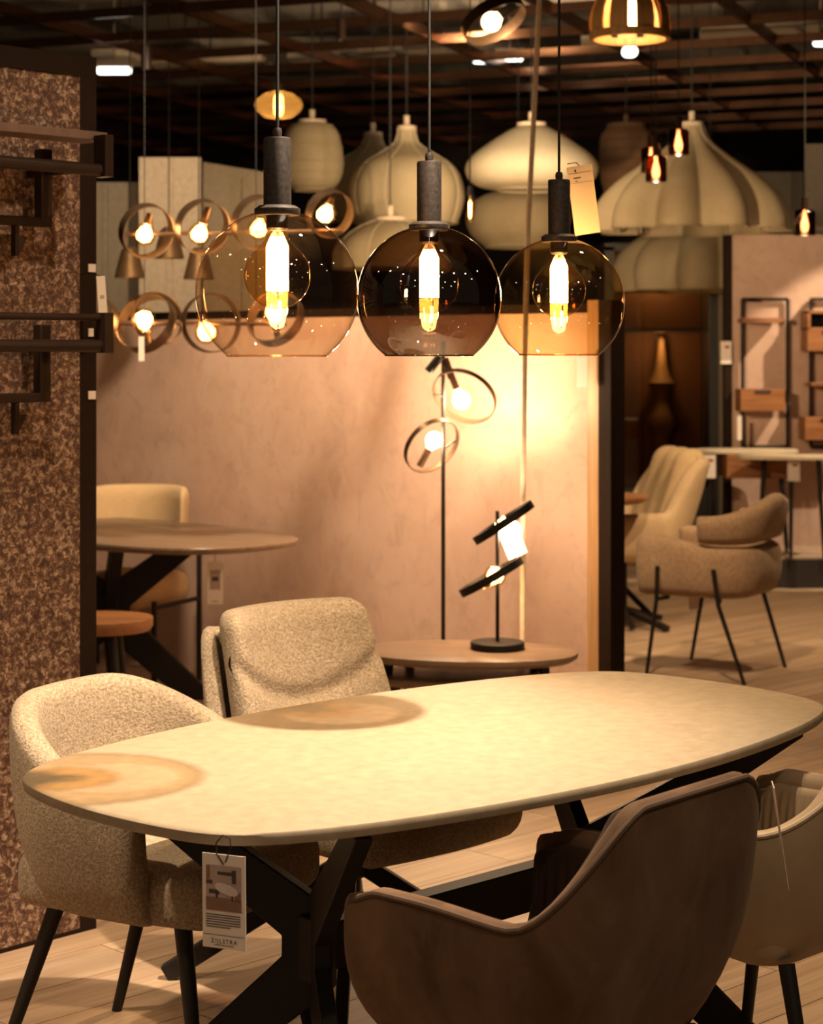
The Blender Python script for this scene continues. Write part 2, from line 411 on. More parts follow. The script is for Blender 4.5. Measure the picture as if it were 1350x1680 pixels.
def top_slab(a, b, n, z1, th, under, outline=None):
    m = MB(); rings = []
    for sc, z in ((0, z1), (.5, z1), (.985, z1), (.9965, z1-.001), (1, z1-.004), (1, z1-th*.8), (.997, z1-th), (1-under, z1-th-.012*(under > .02)), (.4, z1-th-.012*(under > .02)), (0, z1-th-.012*(under > .02))):
        rings.append([V((x*max(sc, .001), y*max(sc, .001), z)) for x, y in (outline or superell(a, b, n))])
    return m.loft(rings, caps=False)
def chevron(hub, tip_top, tip_bot, zt, zh, wid, th):
    """flat > shaped leg plate standing in the vertical plane through the hub and the tips"""
    r = (V(tip_top)-V(hub)); r.z = 0; R = r.length; d = r.normalized(); nrm = V((-d.y, d.x, 0))
    hw = wid/2
    out = [(R-hw*1.25, zt), (R+hw*1.25, zt), (hw*1.35+.01, zh+.02), (hw*1.35+.01, zh-.02), (R+hw*1.3, 0), (R-hw*1.2, 0), (-hw*.9, zh-.075), (-hw*.9, zh+.075)]
    m = MB(); n = len(out)
    vs = [V(hub)*1+d*x+V((0, 0, z))+nrm*(s*th/2) for s in (-1, 1) for x, z in out]
    for p, (x, z) in zip(vs, out*2): p.z = z
    # four convex pieces
    def F(i): return [i, i+n]
    fs = []
    for quad in ((0, 1, 2, 7), (7, 2, 3, 6), (6, 3, 4, 5)):
        fs.append(tuple(quad)); fs.append(tuple(i+n for i in quad)[::-1])
    for i in range(n):
        j = (i+1) % n; fs.append((i, i+n, j+n, j))
    return m.add(vs, fs)
tbl = thing('dining_table', 'large oval dining table with pale oak top and black crossed legs', 'table', TC, TA)
slab = top_slab(.922, .481, 3.0, .76, .022, .005, barrel(.912, .496, .125, .165, 11)).build('tabletop', 'oak_top', tbl, smooth=40)
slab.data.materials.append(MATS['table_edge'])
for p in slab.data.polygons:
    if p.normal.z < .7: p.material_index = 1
MB().prism(superell(.80, .37, 3.0, 48), .728, .737).build('under_panel', 'black_metal', tbl)
for s in (-1, 1):
    hub = V((s*.39, 0, 0))
    for q in (-1, 1):
        chevron(hub, V((s*.61, q*.36, 0)), V((s*.60, q*.36, 0)), .730, .41, .082, .032).build('leg', 'black_metal', tbl, smooth=0, bevel=.003)
    MB().box((s*.39, 0, .41), (.060, .054, .13)).build('hub', 'black_metal', tbl, smooth=0, bevel=.006)
MB().box((0, 0, .41), (.74, .05, .092)).build('stretcher', 'black_metal', tbl, smooth=0, bevel=.003)

# ------------------------------------------------------------------ hang tags
def text_mesh(name, body, size, mat):
    c = bpy.data.curves.new(name, 'FONT'); c.body = body; c.size = size; c.align_x = 'CENTER'; c.align_y = 'CENTER'; c.resolution_u = 3; c.space_character = 1.25; c.offset = size*.006
    o = bpy.data.objects.new(name, c); COL.objects.link(o); dg = bpy.context.evaluated_depsgraph_get()
    me = bpy.data.meshes.new_from_object(o.evaluated_get(dg)); me.name = name; bpy.data.objects.remove(o)
    me.materials.clear(); me.materials.append(MATS[mat]); return me
def hang_tag(name, label, top, w_, h_, rz, tilt=0.0, lean=0.0, style='table', string=None, group=None, detail=True):
    """card hanging down from its top middle; local x across, z down, faces -y"""
    r = thing(name, label, 'price tag', top, rz, group)
    r.rotation_euler = (lean, tilt, rz)
    MB().box((0, 0, -h_/2), (w_, .0012, h_)).build('card', 'paper', r, smooth=0)
    y = -.0009
    def strip(nm, x, z, ww, hh, mat): MB().box((x, y, z), (ww, .0006, hh)).build(nm, mat, r, smooth=0)
    if detail and style == 'table':
        strip('printed_picture', 0, -h_*.36, w_*.82, h_*.48, 'photo_wall')
        y = -.0013
        strip('picture_floor', 0, -h_*.53, w_*.82, h_*.14, 'photo_floor'); strip('picture_lamp', w_*.07, -h_*.20, w_*.42, h_*.035, 'photo_dark')
        strip('picture_window', w_*.24, -h_*.23, w_*.10, h_*.14, 'photo_dark'); strip('picture_curtain', -w_*.36, -h_*.20, w_*.08, h_*.14, 'photo_floor')
        strip('picture_chair', -w_*.33, -h_*.30, w_*.15, h_*.04, 'photo_dark'); strip('picture_chair', -w_*.22, -h_*.40, w_*.24, h_*.045, 'photo_dark'); strip('picture_chair', w_*.33, -h_*.44, w_*.13, h_*.10, 'photo_floor')
        strip('picture_leg', -w_*.16, -h_*.44, w_*.05, h_*.07, 'photo_dark'); strip('picture_leg', w_*.20, -h_*.45, w_*.04, h_*.08, 'photo_dark')
        y = -.0016
        o = MB().prism(superell(w_*.27, h_*.055, 2.4, 20), 0, .0006, Matrix.Translation((w_*.07, y, -h_*.365)) @ Matrix.Rotation(math.radians(90), 4, 'X') @ Matrix.Rotation(-.25, 4, 'Z')).build('picture_table', 'photo_white', r, smooth=0)
        y = -.0009
        for i in range(6): strip('text_line', -w_*(.02 if i < 5 else .13), -h_*(.645+.026*i), w_*(.80 if i < 5 else .56), h_*.009, 'ink')
        strip('rule', 0, -h_*.86, w_*.96, h_*.003, 'ink')
        k = kid(text_mesh('brand_text', 'ZIJLSTRA', w_*.125, 'ink'), 'brand_text', r, (0, -.0011, -h_*.925)); k.rotation_euler = (math.pi/2, 0, 0)
        strip('underline', 0, -h_*.965, w_*.46, h_*.004, 'ink')
    elif detail and style == 'photo':
        strip('printed_picture', 0, -h_*.42, w_*.66, h_*.46, 'photo_wall'); y = -.0014
        strip('picture_chair', 0, -h_*.40, w_*.4, h_*.10, 'photo_dark')
        y = -.0009; strip('text_line', 0, -h_*.93, w_*.4, h_*.03, 'photo_wall')
    elif detail and style == 'lamp':
        strip('rule', 0, -h_*.10, w_*.9, h_*.003, 'ink'); strip('rule', 0, -h_*.24, w_*.9, h_*.003, 'ink')
        strip('printed_mark', -w_*.18, -h_*.065, w_*.07, h_*.035, 'ink')
        strip('text_line', -w_*.14, -h_*.17, w_*.28, h_*.018, 'ink'); strip('text_line', -w_*.18, -h_*.215, w_*.10, h_*.010, 'ink')
    elif detail and style == 'plain':
        strip('text_line', 0, -h_*.55, w_*.5, h_*.10, 'photo_wall')
    elif detail and style == 'red':
        strip('mark', w_*.1, -h_*.25, w_*.4, h_*.12, 'red_ink')
    if string:
        pts = [V(p) for p in string]; MB().tube(pts, .0012, 6).build('string', 'cord_black', r)
    return r
hang_tag('price_tag', 'white tag with table picture and brand lettering hanging from the dining table edge', at(367, 1402, 3.17), .080, .153, math.radians(-24), math.radians(-.5), 0, 'table',
         [(0, -.001, -.016), (-.012, -.002, .0), (-.014, .0, .018), (-.004, .004, .030), (.010, .004, .026), (.013, 0, .012), (.004, -.002, -.012)])

# ------------------------------------------------------------------ upholstered shells
def ushape(hw, yf, yb, rc, n):
    """U path (right arm front -> back -> left arm front) with outward normals, evenly spaced"""
    pts = []
    L1 = yf-(yb+rc); L2 = math.pi/2*rc; L3 = 2*(hw-rc); T = 2*L1+2*L2+L3
    for i in range(n+1):
        s = T*i/n
        if s <= L1: p = ((hw, yf-s), (1, 0), (0, -1))
        elif s <= L1+L2:
            a = (s-L1)/rc; p = ((hw-rc+rc*math.cos(a), yb+rc-rc*math.sin(a)), (math.cos(a), -math.sin(a)), (-math.sin(a), -math.cos(a)))
        elif s <= L1+L2+L3: p = ((hw-rc-(s-L1-L2), yb), (0, -1), (-1, 0))
        elif s <= L1+2*L2+L3:
            a = (s-L1-L2-L3)/rc; p = ((-hw+rc-rc*math.sin(a), yb+rc-rc*math.cos(a)), (-math.sin(a), -math.cos(a)), (-math.cos(a), math.sin(a)))
        else: p = ((-hw, yb+rc+(s-L1-2*L2-L3)), (-1, 0), (0, 1))
        pts.append((s/T, *[V((*q, 0)) for q in p]))
    return pts
def ushell(hw, yf, yb, rc, ztop, zbot, th, lean, n=48, m=7, rib=None, arc=5, bulge=0.0, endr=.5, fwd=None, ztuck=0.0):
    """solid shell; ztop(s)/zbot(s) with s=0 at the back middle and 1 at the arm fronts. Returns (MB, rim points)"""
    mb = MB(); rings = []; rim = []; P = ushape(hw, yf, yb, rc, n)
    def ring(t_, p, nr, tg, shrink=1.0, push=0.0, zs=1.0):
        s = abs(2*t_-1); zt, zb = ztop(s), zbot(s); r = []; tt = th*shrink
        if zs != 1: zm = (zt+zb)/2; zt = zm+(zt-zm)*zs; zb = zm+(zb-zm)*zs
        def lo(z): return (lean(s) if callable(lean) else lean)*(z-zb)/max(.05, zt-zb)
        def bl(z): f = (z-zb)/max(.05, zt-zb); return bulge*math.sin(math.pi*min(1, max(0, f)))
        rb = (rib(t_) if rib else 0); fw = V((0, (fwd(s) if fwd else 0), 0))
        for i in range(m): z = lerp(zb+tt*.25, zt-tt/2, i/(m-1)); r.append(p+nr*(th/2*0+tt/2+lo(z)+bl(z)-ztuck*(1-i/(m-1))**3)+V((0,0,z))+tg*push+fw*((z-zb)/(zt-zb)))
        for i in range(1, arc): a = math.pi*i/arc; z = zt-tt/2+tt/2*math.sin(a); r.append(p+nr*(tt/2*math.cos(a)+lo(zt))+V((0,0,z))+tg*push+fw)
        for i in range(m): z = lerp(zt-tt/2, zb+tt*.25, i/(m-1)); r.append(p+nr*(-tt/2+lo(z)-rb*math.sin(math.pi*i/(m-1))**.4 if rib else -tt/2+lo(z)-ztuck*(i/(m-1))**3)+V((0,0,z))+tg*push+fw*((z-zb)/(zt-zb)))
        r.append(p+nr*(lo(zb)-ztuck)+V((0,0,zb))+tg*push)
        return r, p+nr*(tt*.42+lo(zt))+V((0,0,zt-tt*.16))+fw
    for i, (t_, p, nr, tg) in enumerate(P):
        if i == 0:
            rings.append(ring(t_, p, nr, tg, .35, -th*endr, .90)[0]); rings.append(ring(t_, p, nr, tg, .75, -th*endr*.75, .965)[0])
        r, e = ring(t_, p, nr, tg); rings.append(r); rim.append(e)
        if i == n:
            rings.append(ring(t_, p, nr, tg, .75, th*endr*.75, .965)[0]); rings.append(ring(t_, p, nr, tg, .35, th*endr, .90)[0])
    mb.loft(rings); return mb, rim
def leg(p0, p1, r0, r1, n=14): return MB().tube([p0, V(p0).lerp(V(p1), .5), p1], [r0, (r0+r1)/2, r1], n)

# chair at the head of the table (left)
dA = V((.875, -.485, 0)).normalized(); rA = V((.485, .875, 0)).normalized()
fcA = V((-.302, 4.132, 0)); cA = fcA-dA*.26
ch = thing('dining_chair', 'beige boucle tub chair with black tapered legs at the left end of the dining table', 'chair', cA, rot(dA), 'chairs around the dining table')
zt = lambda s: lerp(.645, .805, 1-sstep(.22, .98, s))
sh, rim = ushell(.265, .10, -.245, .20, zt, lambda s: .365, .062, lambda s: .035*(1-s)+.012, 52, 8, bulge=.012, ztuck=.035)
sh.build('backrest_shell', 'boucle', ch, smooth=180)
MB().rbox((0, .015, .425), (.50, .50, .125), .045, 10, lambda q: V((q.x*(1-.10*(q.y > .1)*(q.y-.1)/.15), q.y, q.z+(.012*(1-(q.x/.24)**2) if q.z > 0 else 0)))).build('seat', 'boucle', ch, smooth=180)
for sx in (-1, 1):
    leg((sx*.185, .17, .37), (sx*.215, .235, 0), .019, .012).build('leg', 'black_leg', ch)
    leg((sx*.165, -.17, .37), (sx*.205, -.30, 0), .019, .012).build('leg', 'black_leg', ch)

# chair behind the table
dB = V((.69, -.725, 0)).normalized()
cB = V((-.148, 4.80, 0))
ch = thing('dining_chair', 'beige boucle chair with padded winged back and black star base behind the table', 'chair', cB, rot(dB), 'chairs around the dining table')
zt = lambda s: lerp(.50, .855, 1-sstep(.40, .72, s))
sh, rim = ushell(.275, .02, -.25, .10, zt, lambda s: .39, .045, lambda s: -.055*(1-sstep(.30, .34, abs(s-.0)))-.02, 56, 8, bulge=.0, fwd=lambda s: -.11*(1-sstep(.3, .7, s)), ztuck=.03)
sh.build('outer_shell', 'boucle', ch, smooth=180)
def padfn(q):
    y = q.y+.05*(q.x/.23)**2-.15*((q.z+.22)/.44)
    groove = .018*math.exp(-((q.z+.005-.075*(q.x/.23)**2)/.018)**2)
    pucker = .002*math.sin(q.x*75+q.z*25)*math.exp(-((q.z+.01-.09*(q.x/.23)**2)/.05)**2)
    return V((q.x*(1-.16*((q.z+.22)/.44)), y-(groove-pucker if q.y > 0 else 0), q.z))
MB().rbox((0, -.135, .685), (.53, .10, .44), .045, 44, padfn).build('back_cushion', 'boucle', ch, smooth=180)
MB().rbox((0, .075, .445), (.55, .56, .15), .07, 14, lambda q: V((q.x, q.y+.03*(1-(q.x/.27)**2)*(q.y > 0), q.z))).build('seat', 'boucle', ch, smooth=180)
MB().tube([(0, 0, .40), (0, 0, .20)], .024, 16).build('column', 'black_leg', ch)
for k, (fx, fy) in enumerate(((-.235, -.235), (.235, -.235), (.235, .235), (-.235, .235))):
    d = V((fx, fy, 0)); MB().beam(d*.04+V((0, 0, .295)), d*1.38+V((0, 0, .012)), .03, .045).build('leg', 'black_leg', ch, smooth=0, bevel=.004)
MB().box((0, 0, .30), (.07, .07, .09)).build('hub', 'black_leg', ch, smooth=0, bevel=.008)

# chair with its back to us (front right)
dC = V((-.755, .655, 0)).normalized(); cC = V((.262, 3.318, 0))
def velvet_chair(label, c, d, shellm, pipem, linm, zarm, zback, hw, yf, yb, rc, a0, a1, name='dining_chair'):
    ch = thing(name, label, 'chair', c, rot(d), 'chairs around the dining table')
    zt = lambda s: lerp(zarm, zback, 1-sstep(a0, a1, s))-.018*sstep(.9, 1, s)
    sh, rim = ushell(hw, yf, yb, rc, zt, lambda s: .37+.02*sstep(.5, 1, s), .042, lambda s: .03*(1-sstep(.35, .8, s))+.02, 96, 9, bulge=.012, fwd=lambda s: -.025*(1-sstep(.2, .6, s)), ztuck=.06)
    o = sh.build('shell', shellm, ch, smooth=180)
    MB().tube(rim, .0058, 8).build('piping', pipem, o)
    ribs = 46
    ln, _ = ushell(hw-.036, yf-.015, yb+.036, max(.03, rc-.036), lambda s: zt(s)-.022, lambda s: .42, .03, lambda s: .028*(1-sstep(.35, .8, s))+.018, 4*ribs, 7, rib=lambda t_: .010*abs(math.sin(math.pi*ribs*t_)), fwd=lambda s: -.024*(1-sstep(.2, .6, s)))
    ln.build('ribbed_lining', linm, ch, smooth=180)
    MB().rbox((0, .055, .44), (2*hw-.03, .40, .11), .045, 10).build('seat', shellm, ch, smooth=180)
    for sx in (-1, 1):
        leg((sx*.16, .15, .39), (sx*.215, .235, 0), .016, .011).build('leg', 'black_leg', ch)
        leg((sx*.16, -.14, .39), (sx*.215, -.26, 0), .016, .011).build('leg', 'black_leg', ch)
    return ch
velvet_chair('brown velvet armchair with piped edge, its back to us, in front of the table', cC, dC, 'velvet_brown', 'piping_brown', 'velvet_lining', .66, .845, .245, .235, -.170, .09, .24, .46)
cD = V((.725, 3.90, 0)); dD = V((-.70, .714, 0)).normalized()
velvet_chair('cream velvet armchair with ribbed inside, cut by the right edge of the photo', cD, dD, 'velvet_cream', 'piping_cream', 'velvet_cream', .655, .80, .220, .19, -.165, .12, .10, .45)
hang_tag('price_tag', 'white tag seen edge-on hanging from the brown velvet chair', at(1268, 1287, 3.36), .055, .175, math.radians(84), 0, math.radians(-8), 'none', detail=False)

# ------------------------------------------------------------------ the three glass pendants
def globe_pendant(label, px, Z, gmat, power, capz=None):
    x = (px-CX)/FPX*Z; R = .1525; zb = 1.539
    r = thing('globe_pendant', label, 'pendant lamp', (x, Z, zb), 0, 'three glass globe pendants over the table')
    a0 = math.asin(.093/R); zc = R*math.cos(a0); a1 = math.asin(.036/R)
    prof = []; N = 30
    for i in range(N+1):
        a = lerp(math.pi-a0, a1, i/N); prof.append((R*math.sin(a), zc+R*math.cos(a)))
    prof_in = [(rr-.0022*min(1, rr/R+.2), zz-(.0012 if zz > zc+.1 else 0)) for rr, zz in prof[::-1]]
    g = MB().lathe(prof, 72).build('glass_globe', gmat, r, smooth=180)
    rimr = prof[0][0]
    MB().tube([(rimr*math.cos(2*math.pi*k/64), rimr*math.sin(2*math.pi*k/64), .001) for k in range(64)], .0021, 8, closed=True).build('glass_rim', gmat, g, smooth=180)
    zt_ = prof[-1][1]
    MB().lathe([(.0, zt_-.006), (.041, zt_-.006), (.043, zt_-.002), (.043, zt_+.006), (.034, zt_+.012), (.026, zt_+.013), (.026, zt_+.135), (.0245, zt_+.139), (.0, zt_+.139)], 40).build('cap', 'cap_metal', r)
    MB().lathe([(.008, zt_+.138), (.009, zt_+.150), (.007, zt_+.157), (.0, zt_+.158)], 16).build('cable_grip', 'cap_metal', r)
    MB().lathe([(.0, zt_-.004), (.021, zt_-.004), (.0205, zt_-.03), (.017, zt_-.034), (.0, zt_-.034)], 28).build('socket', 'cap_metal', r)
    bz = zt_-.034-.125
    bp = [(.0001, 0)]
    for i in range(1, 17):
        a = math.pi*i/16*.80; bp.append((.0625*math.sin(a), .0625-.0625*math.cos(a)))
    bp += [(.024, .128), (.0165, .142), (.0145, .150)]
    b = MB().lathe([(q, z+bz-.022) for q, z in bp], 40).build('bulb', 'bulb_glass', r, smooth=180)
    fm = MB()
    for k in range(6):
        a = 2*math.pi*k/6+.3
        fm.tube([(.009*math.cos(a), .009*math.sin(a), bz+.112), (.017*math.cos(a), .017*math.sin(a), bz+.095), (.017*math.cos(a), .017*math.sin(a), bz+.012)], .0046, 6)
    fm.build('filament', 'filament', b)
    MB().tube([(0, 0, bz+.005), (0, 0, bz+.12)], .003, 8).build('glass_stem', 'bulb_glass', b)
    MB().tube([(0, 0, zt_+.155), (0, 0, 5.49-zb)], .0032, 8).build('cord', 'cord_black', r)
    point('pendant_light', (x, Z, zb+bz+.05), power, .022)
    return r
globe_pendant('pale champagne glass globe pendant, nearest of the three over the table', 455, 3.64, 'glass_champagne', 11)
globe_pendant('smoky dark glass globe pendant in the middle of the three', 704, 4.10, 'glass_smoke', 9)
globe_pendant('amber glass globe pendant, the one with a white tag behind its cap', 917, 4.54, 'glass_amber', 13)
hang_tag('price_tag', 'white tag with print leaning behind the amber globe pendant cap', at(950, 272, 4.66), .062, .165, math.radians(6), math.radians(-9), math.radians(8), 'lamp', [(0, 0, 0), (-.01, -.02, .01), (-.045, -.09, .015)])

# ------------------------------------------------------------------ wall racks on the mottled panel
def wall_rack(label, ytop, ybot, flat, bx0, bby, hooky, name='wall_rack'):
    # offset of the front rails from the panel, end plate seen around x=172
    o = .22; base = PE+PN*o
    def along(px, off):                    # point on the line parallel to the panel at offset off, seen at column px
        q = PE+PN*off; k = (px-CX)/FPX
        s = (k*q.y-q.x)/(PD.x-k*PD.y); return q+PD*s
    def zof(p, py): return CAMH-(py-HZ)/FPX*p.y
    e = along(170, o); z1, z0 = zof(e, ytop), zof(e, ybot)
    r = thing(name, label, 'wall rack', PE-PD*.6, 0, 'black metal racks on the mottled panel')
    b = MB; far = e-PD*1.3
    MB().beam(e+V((0,0,z0)), e+V((0,0,z1)), .027, .05, PN).build('end_plate', 'rack_metal', r, smooth=0, bevel=.002, world=True)
    if flat:
        e2 = along(157, .14)
        MB().beam(e2+V((0,0,zof(e2, 227))), e2-PD*1.2+V((0,0,zof(e2, 227))), .10, .022).build('plank_shelf', 'rack_plank', r, smooth=0, bevel=.002, world=True)
    else:
        MB().tube([e+V((0,0,z1-.012)), far+V((0,0,z1-.012))], .009, 12).build('upper_rail', 'rack_metal', r, world=True)
    MB().tube([e+V((0,0,z0+.018)), far+V((0,0,z0+.018))], .016, 14).build('front_rail', 'rack_metal', r, world=True)
    ob = .06; p = along(bx0, ob); zb = zof(p, bby)
    MB().beam(p+V((0,0,z1-.03)), p+V((0,0,zb-.012)), .034, .034, PN).build('bracket_post', 'rack_metal', r, smooth=0, bevel=.003, world=True)
    MB().beam(p+V((0,0,zb)), p-PD*1.1+V((0,0,zb)), .03, .024).build('lower_rail', 'rack_metal', r, smooth=0, bevel=.003, world=True)
    for dd in (0, .62):
        MB().beam(p+V((0,0,z0+.018))-PD*dd, p+V((0,0,z0+.018))+PN*(o-ob)-PD*dd, .018, .02).build('arm', 'rack_metal', r, smooth=0, world=True)
        MB().beam(p+V((0,0,z0+.018))-PD*dd-PN*ob, p+V((0,0,z0+.018))-PD*dd, .018, .02).build('arm', 'rack_metal', r, smooth=0, world=True)
    h = along(25, ob); zh = zof(h, hooky)
    MB().beam(h+V((0,0,zb)), h+V((0,0,zh)), .012, .02, PN).build('hook', 'rack_metal', r, smooth=0, world=True)
    MB().add([h+V((0,0,zh)), h+V((0,0,zh+.05)), h+PD*.03+V((0,0,zh+.05)), h+V((0,0,zh))+PN*.012, h+V((0,0,zh+.05))+PN*.012, h+PD*.03+V((0,0,zh+.05))+PN*.012],
        [(0,1,2),(5,4,3),(0,3,4,1),(1,4,5,2),(2,5,3,0)]).build('hook_gusset', 'rack_metal', r, smooth=0, world=True)
    return r
wall_rack('upper dark metal wall rack with a brown plank on the mottled panel', 222, 291, True, 71, 365, 420)
wall_rack('lower dark metal wall rack of two tubes on the mottled panel', 513, 579, False, 69, 652, 712)
for i, (px, py) in enumerate(((152, 440), (150, 546), (154, 649))):
    p = at(px, py, 5.2); q = PE+PN*.004-PD*.018; k = q+V((0,0,p.z))
    m = MB().beam(k-V((0,0,.010)), k+V((0,0,.012)), .024, .003, PN)
    tag(m.build('paper_sticker', 'paper', smooth=0), ['small white sticker on the panel frame above the hanging tag', 'small white sticker on the panel frame between the lower rack tubes', 'small white sticker on the panel frame below the lower rack'][i], 'sticker', 'stickers on the panel frame')
hang_tag('price_tag', 'narrow pinkish tag hanging at the edge of the mottled panel above the lower rack', at(165, 453, 5.12), .024, .10, math.radians(30), math.radians(-4), 0, 'plain', [(0, 0, 0), (-.01, .05, .012), (-.02, .10, .01)])

# ------------------------------------------------------------------ ring lamps
def ring_band(c, n, R, h, t=.004, seg=48):
    M = Matrix.Translation(V(c)) @ align(n); m = MB(); rings = []
    for k in range(seg):
        a = 2*math.pi*k/seg; d = V((math.cos(a), math.sin(a), 0))
        rings.append([M @ (d*r+V((0, 0, z))) for r, z in ((R, -h/2), (R, h/2), (R-t, h/2), (R-t, -h/2))])
    return m.loft(rings, caps=False, wrap=True)
def bulb_at(c, d, parent, r=.034, world=True, glow='bulb_glow', power=2.0, amber=False):
    """socket-less bulb: centre c, pointing along d (away from the socket)"""
    c = V(c); d = V(d).normalized(); M = Matrix.Translation(c) @ align(-d)
    prof = [(1e-4, -r)]+[(r*math.sin(a), -r*math.cos(a)) for a in [math.pi*i/10*.8 for i in range(1, 11)]]+[(r*.42, r*1.15), (r*.36, r*1.5), (1e-4, r*1.5)]
    if amber:
        b = MB().lathe(prof, 24, M).build('bulb', 'bulb_glass', parent, smooth=180, world=world)
        MB().lathe([(1e-4, -r*.72), (r*.58, -r*.52), (r*.74, 0), (r*.46, r*.62), (1e-4, r*.95)], 16, M).build('filament', 'bulb_glow', b, smooth=180, world=world)
    else: b = MB().lathe(prof, 24, M).build('bulb', glow, parent, smooth=180, world=world)
    return b
def socket_at(c, d, parent, L=.055, r=.014, mat='ring_metal'):
    c = V(c); d = V(d).normalized(); return MB().tube([c, c+d*L], r, 14).build('socket', mat, parent, world=True)

# floor lamp with rings
FLZ = 7.75; fx = (727-CX)/FPX*FLZ
lamp = thing('floor_lamp', 'black floor lamp with tilted ring shades on a tall pole against the plaster wall', 'floor lamp', (fx, FLZ, 0))
MB().lathe([(0, 0), (.15, 0), (.15, .018), (.012, .022), (0, .022)], 36).build('base', 'black_metal', lamp)
pt = at(730, 560, FLZ)
MB().tube([(0, 0, .02), (0, 0, pt.z)], .0085, 10).build('pole', 'black_metal', lamp)
def lamp_ring(root, px, py, Z, n, R, h, bulb, sock, bp, power, br=.034, amber=False, lightname='ring_light'):
    c = at(px, py, Z); g = ring_band(c, n, R, h).build('ring', 'ring_metal', root, smooth=40, world=True)
    b = at(*bulb, Z); s0 = at(*sock, Z); d = (b-s0).normalized()
    socket_at(s0, d, root, (b-s0).length-br*1.0); bulb_at(b, d, root, br, amber=amber)
    if power: point(lightname, b, power, br*1.05)
    return g
lamp_ring(lamp, 762, 650, FLZ-.02, V((-.36, -.70, -.60)), .132, .022, (757, 657), (741, 618), None, 16.0, .036)
lamp_ring(lamp, 708, 731, FLZ-.02, V((.50, -.70, -.50)), .122, .022, (712, 722), (688, 765), None, 10.0, .034)
MB().tube([at(722, 585, FLZ-.04), at(702, 610, FLZ-.04)], .018, 14).build('socket', 'black_metal', lamp, world=True)
MB().tube([at(729, 588, FLZ-.03), at(741, 620, FLZ-.03)], .016, 14).build('socket', 'ring_metal', lamp, world=True)
MB().tube([at(712, 648, FLZ-.02), at(728, 650, FLZ)], .005, 8).build('bracket', 'black_metal', lamp, world=True)
MB().tube([at(728, 735, FLZ), at(748, 722, FLZ-.02)], .005, 8).build('bracket', 'black_metal', lamp, world=True)

# coffee tables
def oval_coffee(label, c, rz, a, b, h, legs, name='coffee_table'):
    r = thing(name, label, 'coffee table', c, rz, 'nesting oval coffee tables')
    top_slab(a, b, 2.3, h, .018, .05).build('tabletop', 'dark_top', r, smooth=40)
    for x, y in legs:
        leg((x*.86, y*.86, h-.025), (x, y, 0), .020, .013, 10).build('leg', 'black_leg', r)
    MB().prism(superell(a*.6, b*.5, 2.3, 40), h-.034, h-.026).build('under_plate', 'black_metal', r)
    return r
CT = on(768, 1067, .44)*1; CT.z = 0
oval_coffee('taller oval dark wood coffee table carrying the ring table lamp', CT, math.radians(-8), .405, .26, .44, ((-.33, -.09), (.33, -.09), (-.27, .14), (.27, .14)))
CT2 = on(755, 1105, .355)*1; CT2.z = 0
oval_coffee('lower oval dark wood coffee table tucked in front of the taller one', CT2, math.radians(-4), .335, .20, .355, ((-.27, -.08), (.27, -.08), (-.22, .12), (.22, .12)))

# ring table lamp
TLp = on(816, 1064, .441); tz = TLp.y
tl = thing('table_lamp', 'black table lamp with two tilted rings standing on the coffee table', 'table lamp', TLp)
MB().lathe([(0, 0), (.100, 0), (.101, .004), (.101, .024), (.097, .027), (0, .027)], 40).build('base', 'black_metal', tl)
MB().tube([(0, 0, .02), (0, 0, (at(816, 838, tz)).z-TLp.z)], .0075, 10).build('pole', 'black_metal', tl)
for px, py, n, R, bb, ss in ((826, 857, V((-.55, .06, .83)), .130, (838, 872), (820, 850)), (806, 946, V((-.49, .07, .87)), .132, (812, 945), (796, 960))):
    c = at(px, py, tz); ring_band(c, n, R, .030).build('ring', 'black_metal', tl, smooth=40, world=True)
    b = at(*bb, tz); s0 = at(*ss, tz); socket_at(s0, (b-s0), tl, .03, .013, 'black_metal'); bulb_at(b, b-s0, tl, .042, amber=(py > 900))
    point('table_lamp_light', b+V((0, -.0, 0)), 7.0 if py < 900 else 2.5, .04)
hang_tag('price_tag', 'white card glowing between the two rings of the table lamp', at(826, 852, tz+.06), .075, .15, math.radians(10), math.radians(-22), 0, 'none', detail=False)

# pale cable in front of the plaster wall
cz = 7.45
cab = thing('power_cable', 'pale cable hanging from the ceiling grid in front of the plaster wall', 'cable', (at(858, 1100, cz).x, cz, 0))
MB().tube([V((at(905, 0, cz).x, cz, 5.49)), at(888, -60, cz), at(885, 0, cz), at(876, 185, cz), at(866, 375, cz), at(861, 580, cz), at(858, 800, cz), at(857, 1050, cz), V((at(857, 1050, cz).x, cz, .004))], .0105, 10).build('cable', 'cable_pale', cab, world=True)

# ring chandelier
CHZ = 8.05; cc = at(345, 330, CHZ)
chd = thing('ring_chandelier', 'hanging chandelier with two rows of bronze rings around glowing bulbs', 'chandelier', (cc.x, CHZ, cc.z))
up = [(240, 379, V((.50, -.80, -.32)), .113, (237, 385), (246, 350)), (332, 372, V((.50, -.80, -.32)), .113, (327, 384), (342, 340)), (424, 365, V((.50, -.80, -.32)), .113, (424, 376), (430, 338)), (541, 350, V((.50, -.78, -.38)), .10, (533, 352), (545, 322))]
lo = [(150, 530, V((-.45, -.80, .35)), .118, (150, 528), (156, 566)), (240, 530, V((-.40, -.80, .45)), .128, (236, 524), (244, 570)), (346, 530, V((.42, -.88, .05)), .122, (339, 545), (330, 516)), (452, 522, V((-.4, -.80, .45)), .12, (450, 512), (456, 560))]
for row in (up, lo):
    for px, py, n, R, bb, ss in row:
        lamp_ring(chd, px, py, CHZ, n, R, .055, bb, ss, None, 2.8, .046 if row is up else .050, True)
ring_band(at(258, 522, CHZ+.07), V((.55, -.75, .35)), .115, .03).build('ring', 'ring_metal', chd, smooth=40, world=True)
